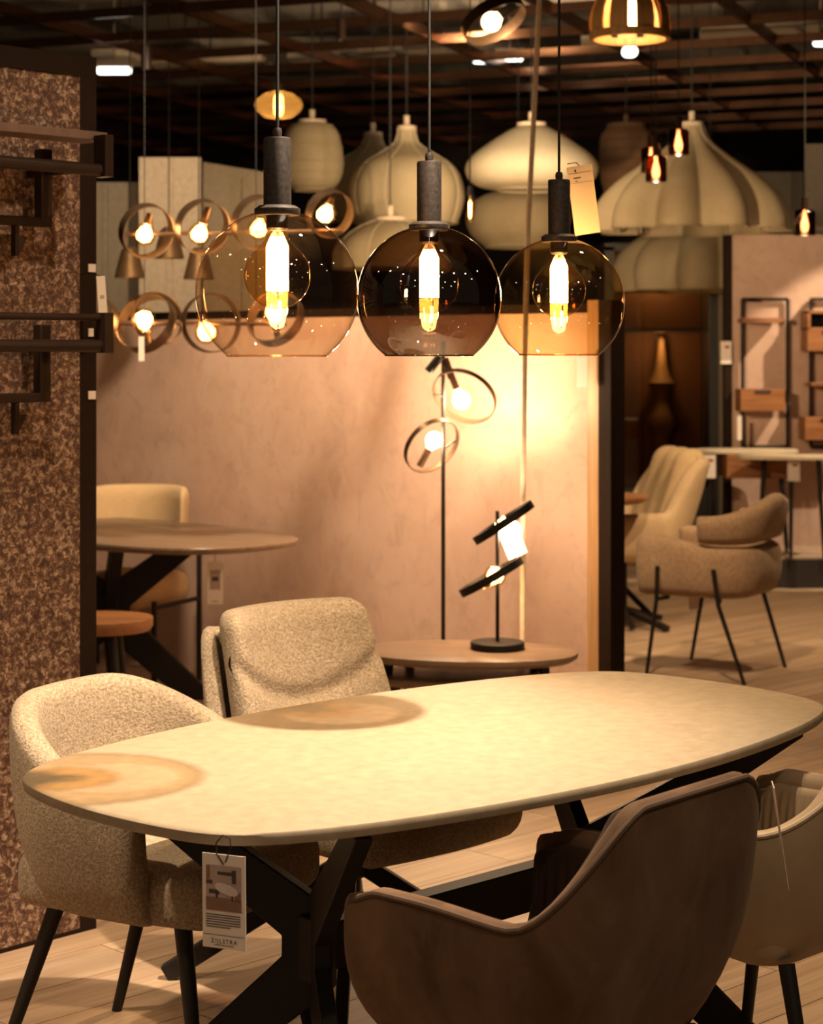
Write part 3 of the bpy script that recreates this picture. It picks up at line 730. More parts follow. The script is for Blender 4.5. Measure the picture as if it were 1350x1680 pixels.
for y0, y1, x0, x1 in ((385, 378, 200, 560), (531, 531, 120, 470)):
    MB().tube([at(x0, y0, CHZ+.03), at(x1, y1, CHZ+.03)], .0085, 10).build('rail', 'ring_metal', chd, world=True)
for x in (237, 420):
    MB().tube([at(x, 531, CHZ+.03), at(x, 385, CHZ+.03), V((at(x, 385, CHZ+.03).x, CHZ+.03, 5.49))], .002, 6).build('suspension_wire', 'cord_black', chd, world=True)
hang_tag('price_tag', 'narrow white tag hanging under the lower row of chandelier rings', at(232, 552, CHZ-.10), .03, .10, math.radians(50), 0, 0, 'none', detail=False)
# small cone pendants behind the chandelier
for px, py, lab in ((213, 456, 'small bronze cone pendant below the leftmost chandelier ring'), (277, 424, 'small bronze cone pendant between the two left chandelier rings'), (326, 458, 'small bronze cone pendant beside the champagne globe')):
    Z = 9.3; p = at(px, py, Z); r = thing('cone_pendant', lab, 'pendant lamp', p, 0, 'bronze cone pendants')
    MB().lathe([(.076, 0), (.074, .002), (.042, .13), (.022, .15), (0, .152)], 28).build('shade', 'bronze', r); MB().lathe([(.071, .001), (.04, .125)], 28).build('shade_inside', 'bronze', r)
    MB().tube([(0, 0, .15), (0, 0, 5.49-p.z)], .003, 6).build('cord', 'cord_black', r)

# ------------------------------------------------------------------ seating and table by the plaster wall
BT = V((-1.25, 8.55, 0))
bt = thing('dining_table', 'dark oval dining table by the plaster wall, half hidden by the mottled panel', 'table', BT, math.atan2(MD.y, MD.x))
top_slab(.90, .46, 2.7, .76, .02, .06).build('tabletop', 'dark_top', bt, smooth=40)
for tx, ty in ((.30, -.28), (.14, .30), (-.42, -.28), (-.42, .28)):
    hub = V((-.12, 0, 0)); chevron(hub, V((tx, ty, 0)), V((tx, ty, 0)), .735, .40, .12, .05).build('leg', 'black_metal', bt, smooth=0)
MB().box((-.12, 0, .40), (.1, .1, .16)).build('hub', 'black_metal', bt, smooth=0)
hang_tag('price_tag', 'white tag with small picture hanging from the dark oval table', at(353, 922, 7.92), .064, .172, math.radians(5), 0, 0, 'photo', [(0, 0, 0), (.0, .01, .03)])
def lounge_chair(label, c, d, fab, zback, zseat, wd, mat='black_leg'):
    r = thing('lounge_chair', label, 'chair', c, rot(d), 'pale chairs by the plaster wall')
    MB().rbox((0, .03, zseat-.07), (wd, .50, .15), .07, 12).build('seat', fab, r, smooth=180)
    MB().rbox((0, -.25, (zback+zseat)/2+.07), (wd+.10, .10, zback-zseat-.05), .048, 14, lambda q: V((q.x, q.y+.14*(q.x/(wd*.5))**2-.06*(q.z), q.z+.0))).build('backrest', fab, r, smooth=180)
    for sx in (-1, 1):
        MB().tube([(sx*(wd/2+.03), .19, 0), (sx*(wd/2+.03), .19, zseat-.10)], .013, 10).build('leg', mat, r)
        MB().tube([(sx*(wd/2+.03), -.21, 0), (sx*(wd/2+.03), -.21, zseat+.17)], .013, 10).build('leg', mat, r)
        MB().tube([(sx*(wd/2+.03), -.21, zseat-.13), (sx*(wd/2+.03), .19, zseat-.13)], .011, 8).build('seat_rail', mat, r)
    return r
lounge_chair('sand coloured chair with rounded back pushed under the dark oval table', V((-1.30, 9.05, 0)), V((-.40, -.90, 0)), 'sand_fabric', .87, .52, .42)
lounge_chair('high backed cream chair in the corner behind the dark oval table', V((-1.88, 9.75, 0)), V((.3, -.95, 0)), 'cream_fabric', 1.08, .5, .50)
st = thing('wooden_stool', 'small round wooden stool in front of the dark oval table', 'stool', (-1.20, 7.42, 0))
top_slab(.215, .19, 2.2, .535, .035, .04).build('seat', 'walnut', st, smooth=40)
for k in range(4):
    a = math.pi/4+k*math.pi/2; leg((.10*math.cos(a), .10*math.sin(a), .50), (.17*math.cos(a), .17*math.sin(a), 0), .016, .012, 10).build('leg', 'black_leg', st)

# ------------------------------------------------------------------ right hand side seating
cE = V((1.455, 9.42, 0)); dE = V((-.87, .50, 0)).normalized()
ch = thing('armchair', 'mottled tan armchair with thin black legs standing alone on the right', 'chair', cE, rot(dE))
zt = lambda s: lerp(.675, .63, 1-sstep(.45, .95, s))
sh, rim = ushell(.265, .24, -.25, .15, zt, lambda s: .385, .075, .0, 56, 8, bulge=.01, ztuck=.02)
sh.build('arm_shell', 'chenille', ch, smooth=180)
sh, rim = ushell(.268, -.075, -.25, .17, lambda s: lerp(.775, .875, 1-sstep(.0, 1.0, s)), lambda s: .640, .08, .02, 48, 6, bulge=.01, fwd=lambda s: -.05*(1-s))
sh.build('backrest', 'chenille', ch, smooth=180)
MB().rbox((0, .03, .44), (.46, .48, .12), .05, 10).build('seat', 'chenille', ch, smooth=180)
for sx in (-1, 1):
    MB().tube([(sx*.318, .155, .53), (sx*.305, .165, .37), (sx*.285, .225, .0)], [.011, .011, .009], 10).build('leg', 'black_leg', ch)
    MB().tube([(sx*.318, -.125, .53), (sx*.305, -.145, .36), (sx*.285, -.265, .0)], [.011, .011, .009], 10).build('leg', 'black_leg', ch)
    MB().tube([(sx*.31, .165, .372), (sx*.22, .14, .375)], .010, 8).build('leg_bracket', 'black_leg', ch)
    MB().tube([(sx*.31, -.145, .362), (sx*.22, -.12, .375)], .010, 8).build('leg_bracket', 'black_leg', ch)
hang_tag('price_tag', 'pinkish tag hanging under the tan armchair', at(1138, 975, 9.45), .05, .075, .2, 0, 0, 'none', detail=False)
# cream armchair further back
cF = V((1.18, 10.95, 0)); dF = V((-.97, -.25, 0)).normalized()
ch = thing('armchair', 'cream armchair with channelled back cushion beyond the tan armchair', 'chair', cF, rot(dF))
sh, rim = ushell(.31, .25, -.26, .14, lambda s: lerp(.66, .95, 1-sstep(.30, .50, s)), lambda s: .39, .085, lambda s: .06*(1-sstep(.2, .5, s)), 56, 8, fwd=lambda s: -.10*(1-sstep(.25, .45, s)), ztuck=.04)
sh.build('shell', 'cream_fabric', ch, smooth=180)
MB().rbox((0, -.20, .76), (.50, .14, .46), .06, 18, lambda q: V((q.x, q.y-.16*(q.z+.23)/.46+(.018*math.cos(q.x*38) if q.y > 0 else 0), q.z+.014*math.cos(q.x*38)*(q.z > .1)))).build('back_cushion', 'sand_fabric', ch, smooth=180)
MB().rbox((0, .04, .46), (.50, .50, .14), .06, 10).build('seat', 'cream_fabric', ch, smooth=180)
MB().tube([(0, 0, .40), (0, 0, .05)], .03, 14).build('column', 'black_leg', ch)
for k in range(4):
    a = k*math.pi/2+.5; MB().beam((.02*math.cos(a), .02*math.sin(a), .10), (.33*math.cos(a), .33*math.sin(a), .02), .04, .03).build('foot', 'black_leg', ch, smooth=0)
# table it belongs to
dt = thing('dining_table', 'brown table end with black splayed legs beside the cream armchair', 'table', (.66, 10.55, 0), .1)
top_slab(.62, .42, 2.3, .765, .022, .05).build('tabletop', 'walnut', dt, smooth=40)
MB().tube([(0, 0, .73), (0, 0, .42)], .05, 16).build('column', 'black_metal', dt)
for tx, ty in ((1030, 1035), (1055, 1020)):
    p = on(tx+8 if tx < 1040 else tx+20, ty); q = at(985, 925, p.y+.02)
    MB().beam(q, p+V((0, 0, .012)), .05, .03).build('leg', 'black_metal', dt, smooth=0, world=True)
for a in (2.2, 3.9): MB().beam((0, 0, .44), (.5*math.cos(a), .4*math.sin(a), .012), .05, .03).build('leg', 'black_metal', dt, smooth=0)
# wooden cabinet just behind the partition end
BK = -MN
q0 = ME-MD*1.1+BK*.13; q1 = ME-MD*.275+BK*.13
cb = thing('sideboard', 'oak sideboard corner showing behind the end of the plaster wall', 'cabinet', (q0+q1)/2+BK*.19)
MB().prism([((p.x), (p.y)) for p in (q0, q1, q1+BK*.385, q0+BK*.385)], .012, .80).build('body', 'oak_warm', cb, smooth=0, world=True)
e = .014
MB().prism([((p.x), (p.y)) for p in (q0-MD*e-BK*e, q1+MD*e-BK*e, q1+MD*e+BK*(.385+e), q0-MD*e+BK*(.385+e))], .80, .835).build('cabinet_top', 'oak_warm', cb, smooth=0, bevel=.01, world=True)
MB().prism([((p.x), (p.y)) for p in (q0+MD*.03+BK*.03, q1-MD*.03+BK*.03, q1-MD*.03+BK*.355, q0+MD*.03+BK*.355)], 0, .012).build('plinth', 'dark_frame', cb, smooth=0, world=True)
hang_tag('price_tag', 'pale tag on the plaster wall beside its dark end post', at(955, 586, 7.72), .045, .12, math.radians(-30), 0, 0, 'none', detail=False)
hang_tag('price_tag', 'white tag with dark code strip hanging past the wall end post', at(992, 698, 9.3), .050, .178, math.radians(0), 0, 0, 'plain', [(0, 0, 0), (0, .01, .01), (0, .02, .046)])
ws = thing('wooden_shelf', 'small brown wooden shelf end just past the wall end post', 'shelf', at(985, 682, 9.3))
MB().rbox((0, .06, .022), (.13, .22, .045), .018, 8).build('board', 'walnut', ws, smooth=180)
MB().tube([(-.03, .1, -.004), (-.03, .1, -at(985, 682, 9.3).z)], .012, 8).build('post', 'black_leg', ws)

# ------------------------------------------------------------------ podium display
def shelf_unit(label, x0, x1, ytop, ybot, Z, pieces):
    p0 = at(x0, ybot, Z); p1 = at(x1, ytop, Z); r = thing('shelf_unit', label, 'shelf', (( p0.x+p1.x)/2, Z, p0.z), 0, 'black frame shelf units on the pink wall')
    for x in (p0.x, p1.x):
        MB().beam((x, Z, p0.z), (x, Z, p1.z), .022, .022).build('upright', 'black_metal', r, smooth=0, world=True)
    for z in (p0.z, p1.z): MB().beam((p0.x, Z, z), (p1.x, Z, z), .022, .022).build('crossbar', 'black_metal', r, smooth=0, world=True)
    MB().beam((p0.x, Z-.22, p1.z-.005), (p0.x, Z, p1.z-.005), .02, .02).build('top_bracket', 'black_metal', r, smooth=0, world=True)
    for kind, a, b, y0, y1 in pieces:
        q0 = at(a, y1, Z-.13); q1 = at(b, y0, Z-.13); c = (q0+q1)/2; sz = (abs(q1.x-q0.x), .24, abs(q1.z-q0.z))
        if kind == 'shelf': MB().box(c+V((0, .02, 0)), sz).build('shelf', 'walnut', r, smooth=0, world=True, bevel=.003)
        elif kind == 'drawer':
            o = MB().box(c+V((0, .02, 0)), sz).build('drawer', 'walnut', r, smooth=0, world=True, bevel=.003)
            MB().box(c+V((0, -.103, sz[2]*.38)), (sz[0]*.36, .008, sz[2]*.14)).build('handle_slot', 'ink', o, smooth=0, world=True)
        elif kind == 'box':
            o = MB().box(c+V((0, .13, 0)), (sz[0], .02, sz[2])).build('box_back', 'ink', r, smooth=0, world=True)
            for dz in (-1, 1): MB().box(c+V((0, .02, dz*sz[2]/2)), (sz[0], .24, .02)).build('box_board', 'walnut', r, smooth=0, world=True)
            for dx in (-1, 1): MB().box(c+V((dx*(sz[0]/2-.01), .02, 0)), (.02, .24, sz[2])).build('box_side', 'walnut', r, smooth=0, world=True)
    return r
SZ = RZ-.02
shelf_unit('black frame shelf unit with one board and one drawer, left on the pink wall', 1218, 1292, 491, 733, SZ, [('shelf', 1215, 1280, 522, 529), ('drawer', 1211, 1283, 638, 674)])
shelf_unit('black frame shelf unit with open box and drawers at the right edge of the photo', 1330, 1404, 491, 733, SZ, [('box', 1320, 1394, 512, 540), ('drawer', 1320, 1394, 541, 576), ('drawer', 1316, 1394, 684, 721), ('shelf', 1326, 1394, 628, 633)])
def desk(label, cx_, Z, ytop, a, b, dr, feet, top='pale_top'):
    z = at(0, ytop, Z).z; x = (cx_-CX)/FPX*Z
    r = thing('writing_desk', label, 'desk', (x, Z, .204), 0, 'pale topped desks on the podium')
    top_slab(a, b, 2.6, z-.204, .022, .02).build('tabletop', top, r, smooth=40)
    if dr:
        o = MB().box((dr[0], -.04, z-.204-.105), (dr[1], .36, .155)).build('drawer', 'walnut', r, smooth=0, bevel=.004)
        MB().box((dr[0], -.223, z-.204-.05), (dr[1]*.24, .006, .025)).build('handle_slot', 'ink', o, smooth=0)
    for fx_, fy_ in feet: leg((fx_*.82, fy_*.8, z-.204-.02), (fx_, fy_, 0), .018, .011, 10).build('leg', 'black_leg', r)
    return r
desk('pale topped desk with a brown drawer standing on the podium', 1225, 13.12, 737, .34, .20, (.04, .42), ((-.30, -.14), (.24, -.14), (-.24, .14), (.30, .14)))
desk('pale topped desk with thin black legs at the right edge of the podium', 1300, 12.72, 747, .36, .17, None, ((-.03, -.10), (.18, -.13), (.33, .10), (-.20, .12)))
hang_tag('price_tag', 'pinkish tag hanging at the left of the desk with the brown drawer', at(1164, 746, 12.92), .08, .155, 0, 0, 0, 'red', [(0, 0, 0), (.03, .02, .012)])
hang_tag('price_tag', 'pinkish tag hanging between the two desks on the podium', at(1302, 754, 12.6), .08, .14, 0, 0, 0, 'red', [(0, 0, 0), (.0, .01, .006)])
hang_tag('price_tag', 'white tag with red mark hanging left of the pink wall', at(1191, 560, 13.42), .075, .155, 0, 0, 0, 'red', [(0, 0, 0), (.005, .0, .03), (.03, .0, .05)])
hang_tag('price_tag', 'narrow white tag below the drawer of the left shelf unit', at(1213, 682, 13.2), .03, .165, 0, 0, 0, 'none', [(0, 0, 0), (.0, .02, .035)], detail=False)

# ------------------------------------------------------------------ dark glazed cabinet far back
KZ = 16.0; k0 = at(1000, 800, KZ); k1 = at(1172, 440, KZ)
kb = thing('display_cabinet', 'dark glazed display cabinet in shadow behind the armchairs', 'cabinet', ((k0.x+k1.x)/2, KZ+.25, 0))
xa, xb, za, zb_ = k0.x, k1.x, .42, 2.4
MB().box(((xa+xb)/2, KZ+.5, (za+zb_)/2), (xb-xa, .03, zb_-za)).build('back_panel', 'cabinet_back', kb, smooth=0, world=True)
for x in (xa, xb): MB().box((x, KZ+.25, zb_/2), (.08, .5, zb_)).build('side_post', 'cabinet_dark', kb, smooth=0, world=True)
MB().box(((xa+xb)/2, KZ+.25, .21), (xb-xa, .5, .42)).build('plinth', 'cabinet_dark', kb, smooth=0, world=True)
MB().box(((xa+xb)/2, KZ+.25, zb_), (xb-xa+.08, .5, .06)).build('cabinet_top', 'cabinet_dark', kb, smooth=0, world=True)
zs = at(0, 541, KZ).z
MB().box(((xa+xb)/2, KZ+.25, zs), (xb-xa-.06, .46, .035)).build('shelf', 'cabinet_dark', kb, smooth=0, world=True)
MB().box(((xa+xb)/2, KZ+.02, (za+zb_)/2), (xb-xa-.08, .006, zb_-za-.05)).build('glass_pane', 'cabinet_glass', kb, smooth=0, world=True)
point('cabinet_fill', ((xa+xb)/2, KZ+.25, 2.2), 9, .04); point('cabinet_low_fill', ((xa+xb)/2, KZ+.12, zs-.1), 7, .04)  # added lamps without fixtures, brightening the dark cabinet interior and sculpture
g = at(1085, 722, KZ+.3); g.z = .425
fg = thing('figurine', 'slim golden standing sculpture inside the dark glazed cabinet', 'sculpture', g)
def zp(y): return at(0, y, KZ+.3).z-.425
MB().lathe([(.001, 0), (.10, .005), (.07, zp(722)), (.09, zp(710)), (.145, zp(695)), (.09, zp(675)), (.06, zp(655)), (.075, zp(640)), (.12, zp(628)), (.08, zp(618)), (.055, zp(600)), (.04, zp(575)), (.03, zp(558)), (.001, zp(552))], 6).build('body', 'gold_fig', fg, smooth=60)
mt = MB().box((1.95, 13.6+1.5, .01), (1.2, .9, .02)); tag(mt.build('floor_mat', 'mat_navy', smooth=0), 'dark navy mat on the floor beyond the tan armchair', 'mat')
struct(MB().box((2.2, 20.2, .004), (4.5, 8.0, .012)).build('floor_far', 'tile_far', smooth=0))
spot('far_floor_spot', (2.0, 17.5, 3.4), (2.1, 19.5, 0), 350, 50, .6, .05, (1, .9, .65))

# ------------------------------------------------------------------ display boards behind the partition
def board(label, x0, x1, ytop, Z, mat, slope=0):
    a, b = at(x0, ytop, Z), at(x1, ytop+slope, Z); r = thing('display_board', label, 'panel', ((a.x+b.x)/2, Z, 0), 0, 'display boards behind the plaster wall')
    MB().add([(a.x, Z, 0), (b.x, Z, 0), (b.x, Z, b.z), (a.x, Z, a.z), (a.x, Z+.05, 0), (b.x, Z+.05, 0), (b.x, Z+.05, b.z), (a.x, Z+.05, a.z)],
        [(0,1,2,3),(5,4,7,6),(3,2,6,7),(1,5,6,2),(4,0,3,7),(0,4,5,1)]).build('sheet', mat, r, smooth=0, world=True)
    MB().box(((a.x+b.x)/2, Z+.025, min(a.z, b.z)*.5), (.03, .07, min(a.z, b.z)-.02)).build('stile', mat, r, smooth=0, world=True)
    return r
board('pale board with a seam behind the chandelier rings', 228, 329, 258, 11.3, 'white_board')
board('grey green board between the mottled panel and the pale board', 120, 226, 299, 11.6, 'grey_board')
board('dim beige board right of the pale board, standing in for a wide ribbed lampshade', 333, 470, 266, 12.4, 'grey_board', 22)  # flat sheet stands in for a wide pale ribbed lampshade
board('pale narrow board standing past the big gauze dome on the right', 1322, 1400, 236, 15.0, 'white_board')
board('dim beige board behind the right gauze dome', 1180, 1318, 282, 15.6, 'grey_board')
bsp = spot('board_spot', (-.9, 9.4, 3.3), (-1.5, 11.3, 2.0), 120, 60, .9, .05)

# ------------------------------------------------------------------ large fabric lampshades
def shade(label, px, Z, prof, lobes=0, amp=.05, mat='gauze', name='fabric_pendant', glow=1.5, ribs=0, cap='white_board'):
    zb = at(px, prof[0][1], Z).z; c = at(px, prof[0][1], Z)
    r = thing(name, label, 'pendant lamp', c, 0, 'large lampshades under the ceiling grid')
    P = [(q/FPX*Z, (prof[0][1]-y)/FPX*Z) for q, y in prof]
    # smooth profile
    pts = []
    for i in range(len(P)-1):
        p0 = P[max(i-1, 0)]; p1 = P[i]; p2 = P[i+1]; p3 = P[min(i+2, len(P)-1)]
        for k in range(4):
            t_ = k/4
            pts.append(tuple(.5*((2*p1[j])+(-p0[j]+p2[j])*t_+(2*p0[j]-5*p1[j]+4*p2[j]-p3[j])*t_*t_+(-p0[j]+3*p1[j]-3*p2[j]+p3[j])*t_**3) for j in (0, 1)))
    pts.append(P[-1])
    H = P[-1][1]
    mod = (lambda a, z, rr: 1+amp*(abs(math.cos(lobes*a/2))-.6)*min(1, max(.1, (H-z)/H*2))) if lobes else None
    s = MB().lathe(pts, 96 if lobes else 48, mod=mod).build('shade', mat, r, smooth=180)
    rr, zz = P[0]
    if lobes:
        rp = [(rr*mod(2*math.pi*k/96, 0, rr)*math.cos(2*math.pi*k/96), rr*mod(2*math.pi*k/96, 0, rr)*math.sin(2*math.pi*k/96), 0) for k in range(96)]
        for k in range(lobes):
            a = 2*math.pi*(k+.5)/lobes
            MB().tube([(q*mod(a, z, q)*math.cos(a)*1.002, q*mod(a, z, q)*math.sin(a)*1.002, z) for q, z in pts[::2]], .006, 6).build('rib', 'gauze_pale', r)
    else: rp = [(rr*math.cos(2*math.pi*k/48), rr*math.sin(2*math.pi*k/48), 0) for k in range(48)]
    MB().tube(rp, .006, 6, closed=True).build('rim', mat, s)
    if ribs:
        for k in range(1, ribs):
            i = int(len(pts)*k/ribs); q, z = pts[i]
            MB().tube([(q*math.cos(2*math.pi*j/40), q*math.sin(2*math.pi*j/40), z) for j in range(40)], .006, 5, closed=True).build('hoop', mat, r)
    MB().lathe([(0, H-.01), (P[-1][0]*1.05, H-.01), (P[-1][0]*1.05, H+.02), (.02, H+.03), (.02, H+.09), (0, H+.09)], 20).build('top_cap', cap, r)
    MB().tube([(0, 0, H+.08), (0, 0, 5.49-c.z)], .005, 6).build('cord', 'cord_black', r)
    b = MB().rbox((0, 0, H*.5), (.07, .07, .09), .035, 6).build('bulb', 'gauze_pale', r, smooth=180)
    return r
big = [(149, 378), (148, 358), (137, 330), (113, 300), (72, 266), (43, 243), (27, 225), (18, 206)]
shade('big scalloped gauze dome lampshade with tall neck on the right', 1135, 12.5, big, 10, .30, 'gauze', glow=1.3)
shade('second scalloped gauze dome lampshade below and behind the big one', 1165, 14.8, [(141, 477), (144, 455), (140, 430), (124, 404), (98, 382), (66, 364), (36, 350)], 10, .30, 'gauze', glow=1.0)
shade('onion shaped gauze lampshade above the smoky globe', 667, 13.0, [(82, 366), (90, 342), (93, 318), (88, 292), (72, 268), (42, 250), (20, 234), (15, 212)], 8, .05, 'gauze', glow=1.5)
shade('onion shaped gauze lampshade partly hidden behind another to its right', 612, 14.2, [(80, 360), (86, 335), (84, 305), (70, 275), (42, 255), (20, 240), (15, 222)], 8, .05, 'gauze', glow=1.0)
shade('pale double cone lampshade with flat top above the amber globe', 872, 12.6, [(58, 311), (88, 305), (105, 292), (109, 274), (98, 256), (72, 236), (44, 218), (23, 207)], 0, 0, 'gauze_pale', glow=1.6)
shade('rounded beige lampshade under the pale double cone', 850, 14.0, [(55, 405), (78, 385), (86, 360), (78, 336), (55, 320), (22, 312)], 0, 0, 'gauze', glow=.8)
shade('ribbed pale oval lampshade above the champagne globe', 512, 13.2, [(30, 312), (44, 300), (51, 280), (51, 255), (46, 228), (38, 210), (22, 202)], 0, 0, 'gauze', glow=.25, ribs=7)
shade('low gauze dome lampshade glimpsed between the champagne and smoky globes', 640, 12.2, [(92, 440), (92, 415), (80, 392), (55, 374), (25, 362)], 8, .05, 'gauze', glow=1.0)
shade('dark brown rattan lampshade left of the big gauze dome', 1027, 14.6, [(36, 318), (42, 290), (44, 255), (42, 225), (30, 208)], 0, 0, 'rattan', glow=0, ribs=9, cap='rattan')

# ------------------------------------------------------------------ small pendants
def cord_to_grid(r, z0): MB().tube([(0, 0, z0), (0, 0, 5.49-r.location.z)], .0035, 6).build('cord', 'cord_black', r)
p = at(457, 196, 10.2); r = thing('oval_pendant', 'small flattened amber glass pendant above the champagne globe', 'pendant lamp', p)
MB().lathe([(.02, 0), (.075, .012), (.115, .045), (.127, .075), (.115, .105), (.075, .135), (.03, .147)], 40).build('glass', 'amber_haze', r, smooth=180)
MB().lathe([(0, .145), (.032, .145), (.032, .19), (0, .195)], 20).build('cap', 'cap_metal', r)
MB().rbox((0, 0, .075), (.05, .05, .12), .024, 8).build('bulb', 'bulb_glow', r, smooth=180); cord_to_grid(r, .19); point('oval_light', p+V((0, 0, .075)), 1.6, .03)
Zr = 8.2; p = at(810, 40, Zr); r = thing('ring_pendant', 'tilted bronze ring lamp with bright bulb at the top of the photo', 'pendant lamp', p)
ring_band(at(810, 33, Zr), V((.42, -.35, -.84)), .142, .05).build('ring', 'ring_metal', r, smooth=40, world=True)
b = at(806, 36, Zr); s0 = at(845, 6, Zr); socket_at(s0, b-s0, r, .09, .02, 'black_metal'); bulb_at(b, b-s0, r, .042); point('ring_pendant_light', b, 4, .045)
MB().tube([s0, V((s0.x, s0.y, 5.49))], .006, 8).build('cord', 'cord_black', r, world=True)
p = at(1033, 66, 9.0); r = thing('slatted_pendant', 'wooden slatted dome pendant with glowing bulb at the top right', 'pendant lamp', p)
MB().lathe([(.183, 0), (.187, .003), (.187, .036), (.180, .038), (.165, .036), (.165, .002), (.183, 0)], 56).build('bottom_ring', 'lamp_wood', r)
for k in range(9):
    a = 2*math.pi*k/9+.13; pr = [(.180, .03), (.182, .08), (.172, .14), (.145, .20), (.10, .245), (.05, .27)]
    m = MB(); rg = []
    for q, z in pr:
        wv = .085*(q/.18)**.9; d = V((math.cos(a), math.sin(a), 0)); s_ = V((-d.y, d.x, 0)); c = d*q+V((0, 0, z))
        rg.append([c+s_*wv*.5, c-s_*wv*.5, c-s_*wv*.5-d*.010, c+s_*wv*.5-d*.010])
    m.loft(rg).build('slat', 'lamp_wood', r, smooth=60)
MB().lathe([(0, .262), (.07, .262), (.07, .275), (.02, .28), (.02, .33), (0, .33)], 24).build('top_cap', 'lamp_wood', r)
MB().rbox((.005, 0, .13), (.085, .085, .15), .04, 8).build('bulb', 'bulb_glow', r, smooth=180); cord_to_grid(r, .32); point('slat_light', p+V((0, 0, .12)), 3, .05)
for px, py, lab in ((1068, 283, 'small dark red glass cup pendant, left of three in front of the big dome'), (1076, 298, 'small dark red glass cup pendant, lowest of three in front of the big dome'), (1113, 254, 'small dark red glass cup pendant, highest of three in front of the big dome'), (1320, 386, 'small dark red glass cup pendant in front of the pink wall top')):
    Z = {1068: 9.75, 1076: 9.45}.get(px, 9.6); p = at(px, py, Z); r = thing('cup_pendant', lab, 'pendant lamp', p, 0, 'dark red glass cup pendants')
    MB().lathe([(.05, 0), (.052, .01), (.052, .115), (.04, .125), (.018, .13)], 32).build('glass_cup', 'cup_glass', r, smooth=60)
    MB().lathe([(0, .128), (.018, .128), (.018, .185), (0, .188)], 16).build('cap', 'rack_metal', r)
    MB().lathe([(.001, .012), (.016, .022), (.021, .045), (.016, .075), (.008, .10), (.008, .125)], 16).build('bulb', 'bulb_glow', r, smooth=180)
    cord_to_grid(r, .185); point('cup_light', p+V((0, 0, .045)), 1.2, .02)
p = at(771, 366, 8.6); r = thing('drop_pendant', 'small clear drop bulb hanging between the smoky and amber globes', 'pendant lamp', p)
MB().lathe([(.001, 0), (.016, .01), (.022, .05), (.026, .09), (.020, .115), (.012, .125)], 20).build('bulb', 'bulb_glass', r, smooth=180)
MB().lathe([(.001, .02), (.006, .03), (.007, .09), (.001, .10)], 10).build('filament', 'bulb_glow', r)
MB().lathe([(0, .122), (.016, .122), (.014, .16), (0, .165)], 16).build('cap', 'cap_metal', r); cord_to_grid(r, .16)
p = at(1033, 92, 13.4); r = thing('ceiling_downlight', 'round white downlight glowing below the ceiling grid', 'ceiling light', p)
MB().rbox((0, 0, .03), (.105, .105, .075), .036, 8).build('lens', 'tube_light', r, smooth=180); MB().lathe([(.05, .06), (.055, .07), (.055, .17), (0, .175)], 20).build('housing', 'white_board', r); MB().tube([(0, 0, .17), (0, 0, 5.49-p.z)], .01, 6).build('stem', 'white_board', r)

# ------------------------------------------------------------------ copper ceiling grid, ducts and tubes above
GA = math.radians(21.5); GD = V((math.sin(GA), math.cos(GA), 0)); GX = V((math.cos(GA), -math.sin(GA), 0)); GO = V((.5, 14, 3.66))
grid = thing('ceiling_grid', 'open copper bar grid hung under the dark ceiling', 'ceiling grid', (GO.x, GO.y, 3.62))
long_m = MB().box((0, 0, 0), (.028, 11.0, .075)).mesh('grid_bar', 'copper', 0)
cross_m = MB().box((0, 0, 0), (17.0, .028, .06)).mesh('cross_bar', 'copper', 0)
for i in range(-8, 9): kid(long_m, 'grid_bar', grid, GX*(i*1.05)+V((0, 0, .045)), -GA)
for j in range(-6, 7): kid(cross_m, 'cross_bar', grid, GD*(j*.85)+V((0, 0, .04)), -GA)
for i, (px, py, Z, L) in enumerate(((187, 116, 13.5, .24), (836, 95, 14.5, .20), (789, 99, 15.0, .12), (1346, 70, 13.5, .10))):
    p = at(px, py, Z); r = thing('tube_light', ['short white tube light glowing beside the mottled panel', 'short white tube light right of the smoky globe cord', 'smallest white tube light above the smoky globe', 'white tube light at the upper right edge'][i], 'ceiling light', p)
    MB().rbox((0, 0, 0), (L, .06, .05), .02, 6).build('tube', 'tube_light', r, smooth=180); MB().box((0, 0, .045), (L*1.06, .09, .04)).build('housing', 'ceiling_beam', r, smooth=0)
    MB().tube([(0, 0, .06), (0, 0, 5.5-p.z)], .008, 6).build('stem', 'ceiling_beam', r)
for i, (z, y0, rd) in enumerate(((4.35, 15.5, .26), (4.45, 18.6, .3))):
    d = thing('air_duct', ['round grey ventilation duct above the nearer part of the grid', 'round grey ventilation duct above the far part of the grid'][i], 'duct', (1, y0, z))
    MB().tube([(-9, 1.2*(1-2*i), 0), (9.5, -1.2*(1-2*i), 0)], rd, 28).build('pipe', 'duct', d)
    for k in range(12):
        x = -8+1.45*k; MB().lathe([(rd, -.03), (rd+.018, -.03), (rd+.018, .03), (rd, .03)], 28, Matrix.Translation((x, 1.2*(1-2*i)*(1-(x+9)/9.25), 0)) @ Matrix.Rotation(math.pi/2, 4, 'Y')).build('joint_band', 'duct', d)
    MB().tube([(-2, 0, rd), (-2, 0, 5.5-z)], .01, 6).build('hanger', 'duct', d)
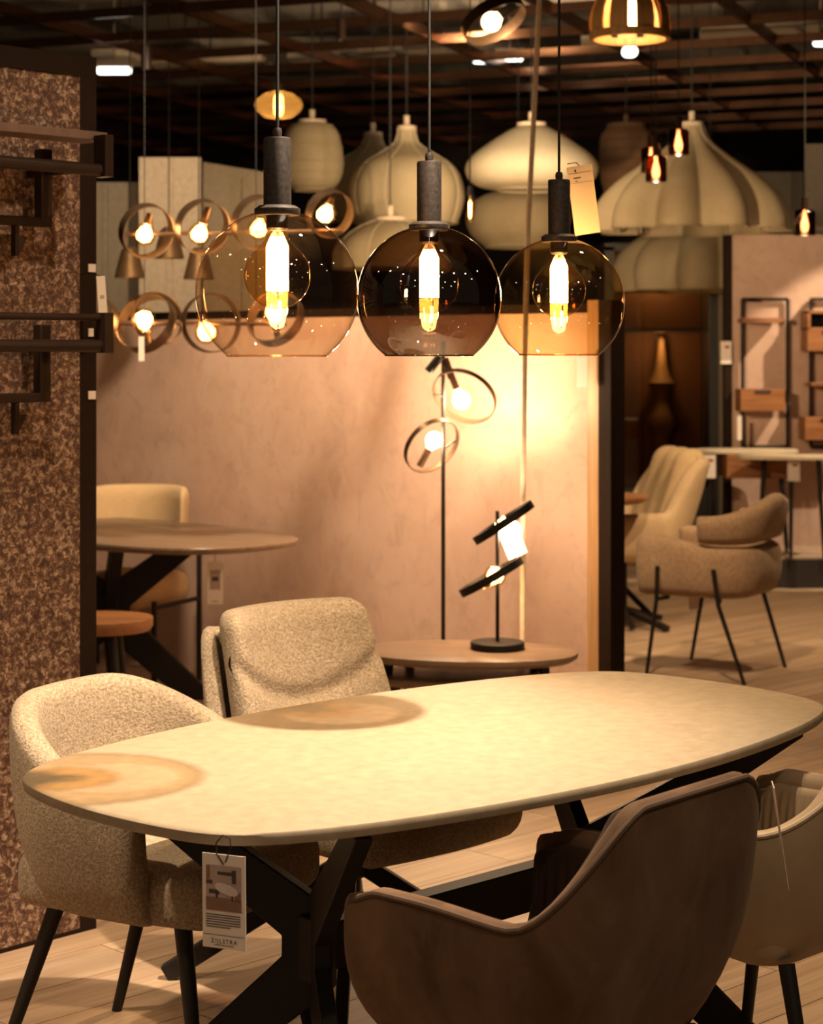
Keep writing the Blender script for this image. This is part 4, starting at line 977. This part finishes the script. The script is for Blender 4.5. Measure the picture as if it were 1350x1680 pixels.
for i, (yy, zz) in enumerate(((12.6, 4.2), (14.6, 4.25), (17.0, 4.5), (20.5, 4.4))):
    bm = MB().box((1, yy, zz), (20, .16, .10), Matrix.Rotation(-.06, 4, 'Z'))
    tag(bm.build('ceiling_beam', 'ceiling_beam', smooth=0), ['nearest pale roof beam above the copper grid', 'second pale roof beam above the copper grid', 'third pale roof beam above the copper grid', 'farthest pale roof beam above the copper grid'][i], 'beam', 'roof beams', None)
for i, (x0, x1, py, Z, lab) in enumerate(((480, 575, 99, 15.2, 'pale ceiling slab left of the smoky globe cord'), (588, 642, 79, 14.6, 'small pale ceiling slab near the top of the smoky globe cord'), (660, 728, 74, 14.8, 'small pale ceiling slab crossed by the smoky globe cord'), (1150, 1345, 48, 14.0, 'long pale ceiling slab at the upper right'), (955, 1060, 72, 14.4, 'pale ceiling slab beside the round downlight'), (250, 440, 104, 15.0, 'long pale ceiling slab behind the champagne globe cord'), (165, 230, 95, 14.0, 'short pale ceiling slab above the left tube light'))):
    a_, b_ = at(x0, py, Z), at(x1, py, Z); r = thing('ceiling_slab', lab, 'ceiling slab', (a_+b_)/2, 0, 'pale slabs above the copper grid')
    MB().box((0, 0, 0), (b_.x-a_.x, .5, .05), Matrix.Rotation(-.12, 4, 'Z')).build('slab', 'white_board', r, smooth=0)
    MB().tube([(0, 0, .02), (0, 0, 5.49-r.location.z)], .008, 6).build('hanger', 'cord_black', r)
for px, py, Z, lab in ((240, 114, 10.4, 'dark cylinder spotlight hanging beside the mottled panel'), (560, 66, 12.0, 'dark cylinder spotlight left of the smoky globe cord')):
    p = at(px, py, Z); r = thing('cylinder_spotlight', lab, 'spotlight', p, 0, 'dark cylinder spotlights')
    MB().lathe([(0, .01), (.026, .01), (.028, 0), (.030, 0), (.030, .13), (.01, .135), (0, .135)], 20).build('housing', 'rack_metal', r); MB().tube([(0, 0, .13), (0, 0, 5.49-p.z)], .006, 6).build('stem', 'cord_black', r)
spot('slab_spot', (.5, 11.0, 2.9), (.5, 14.6, 3.9), 90, 120, .9, .05)
spot('roof_spot', (0, 12.5, 3.7), (1.5, 17.5, 4.4), 40, 120, .9, .05)
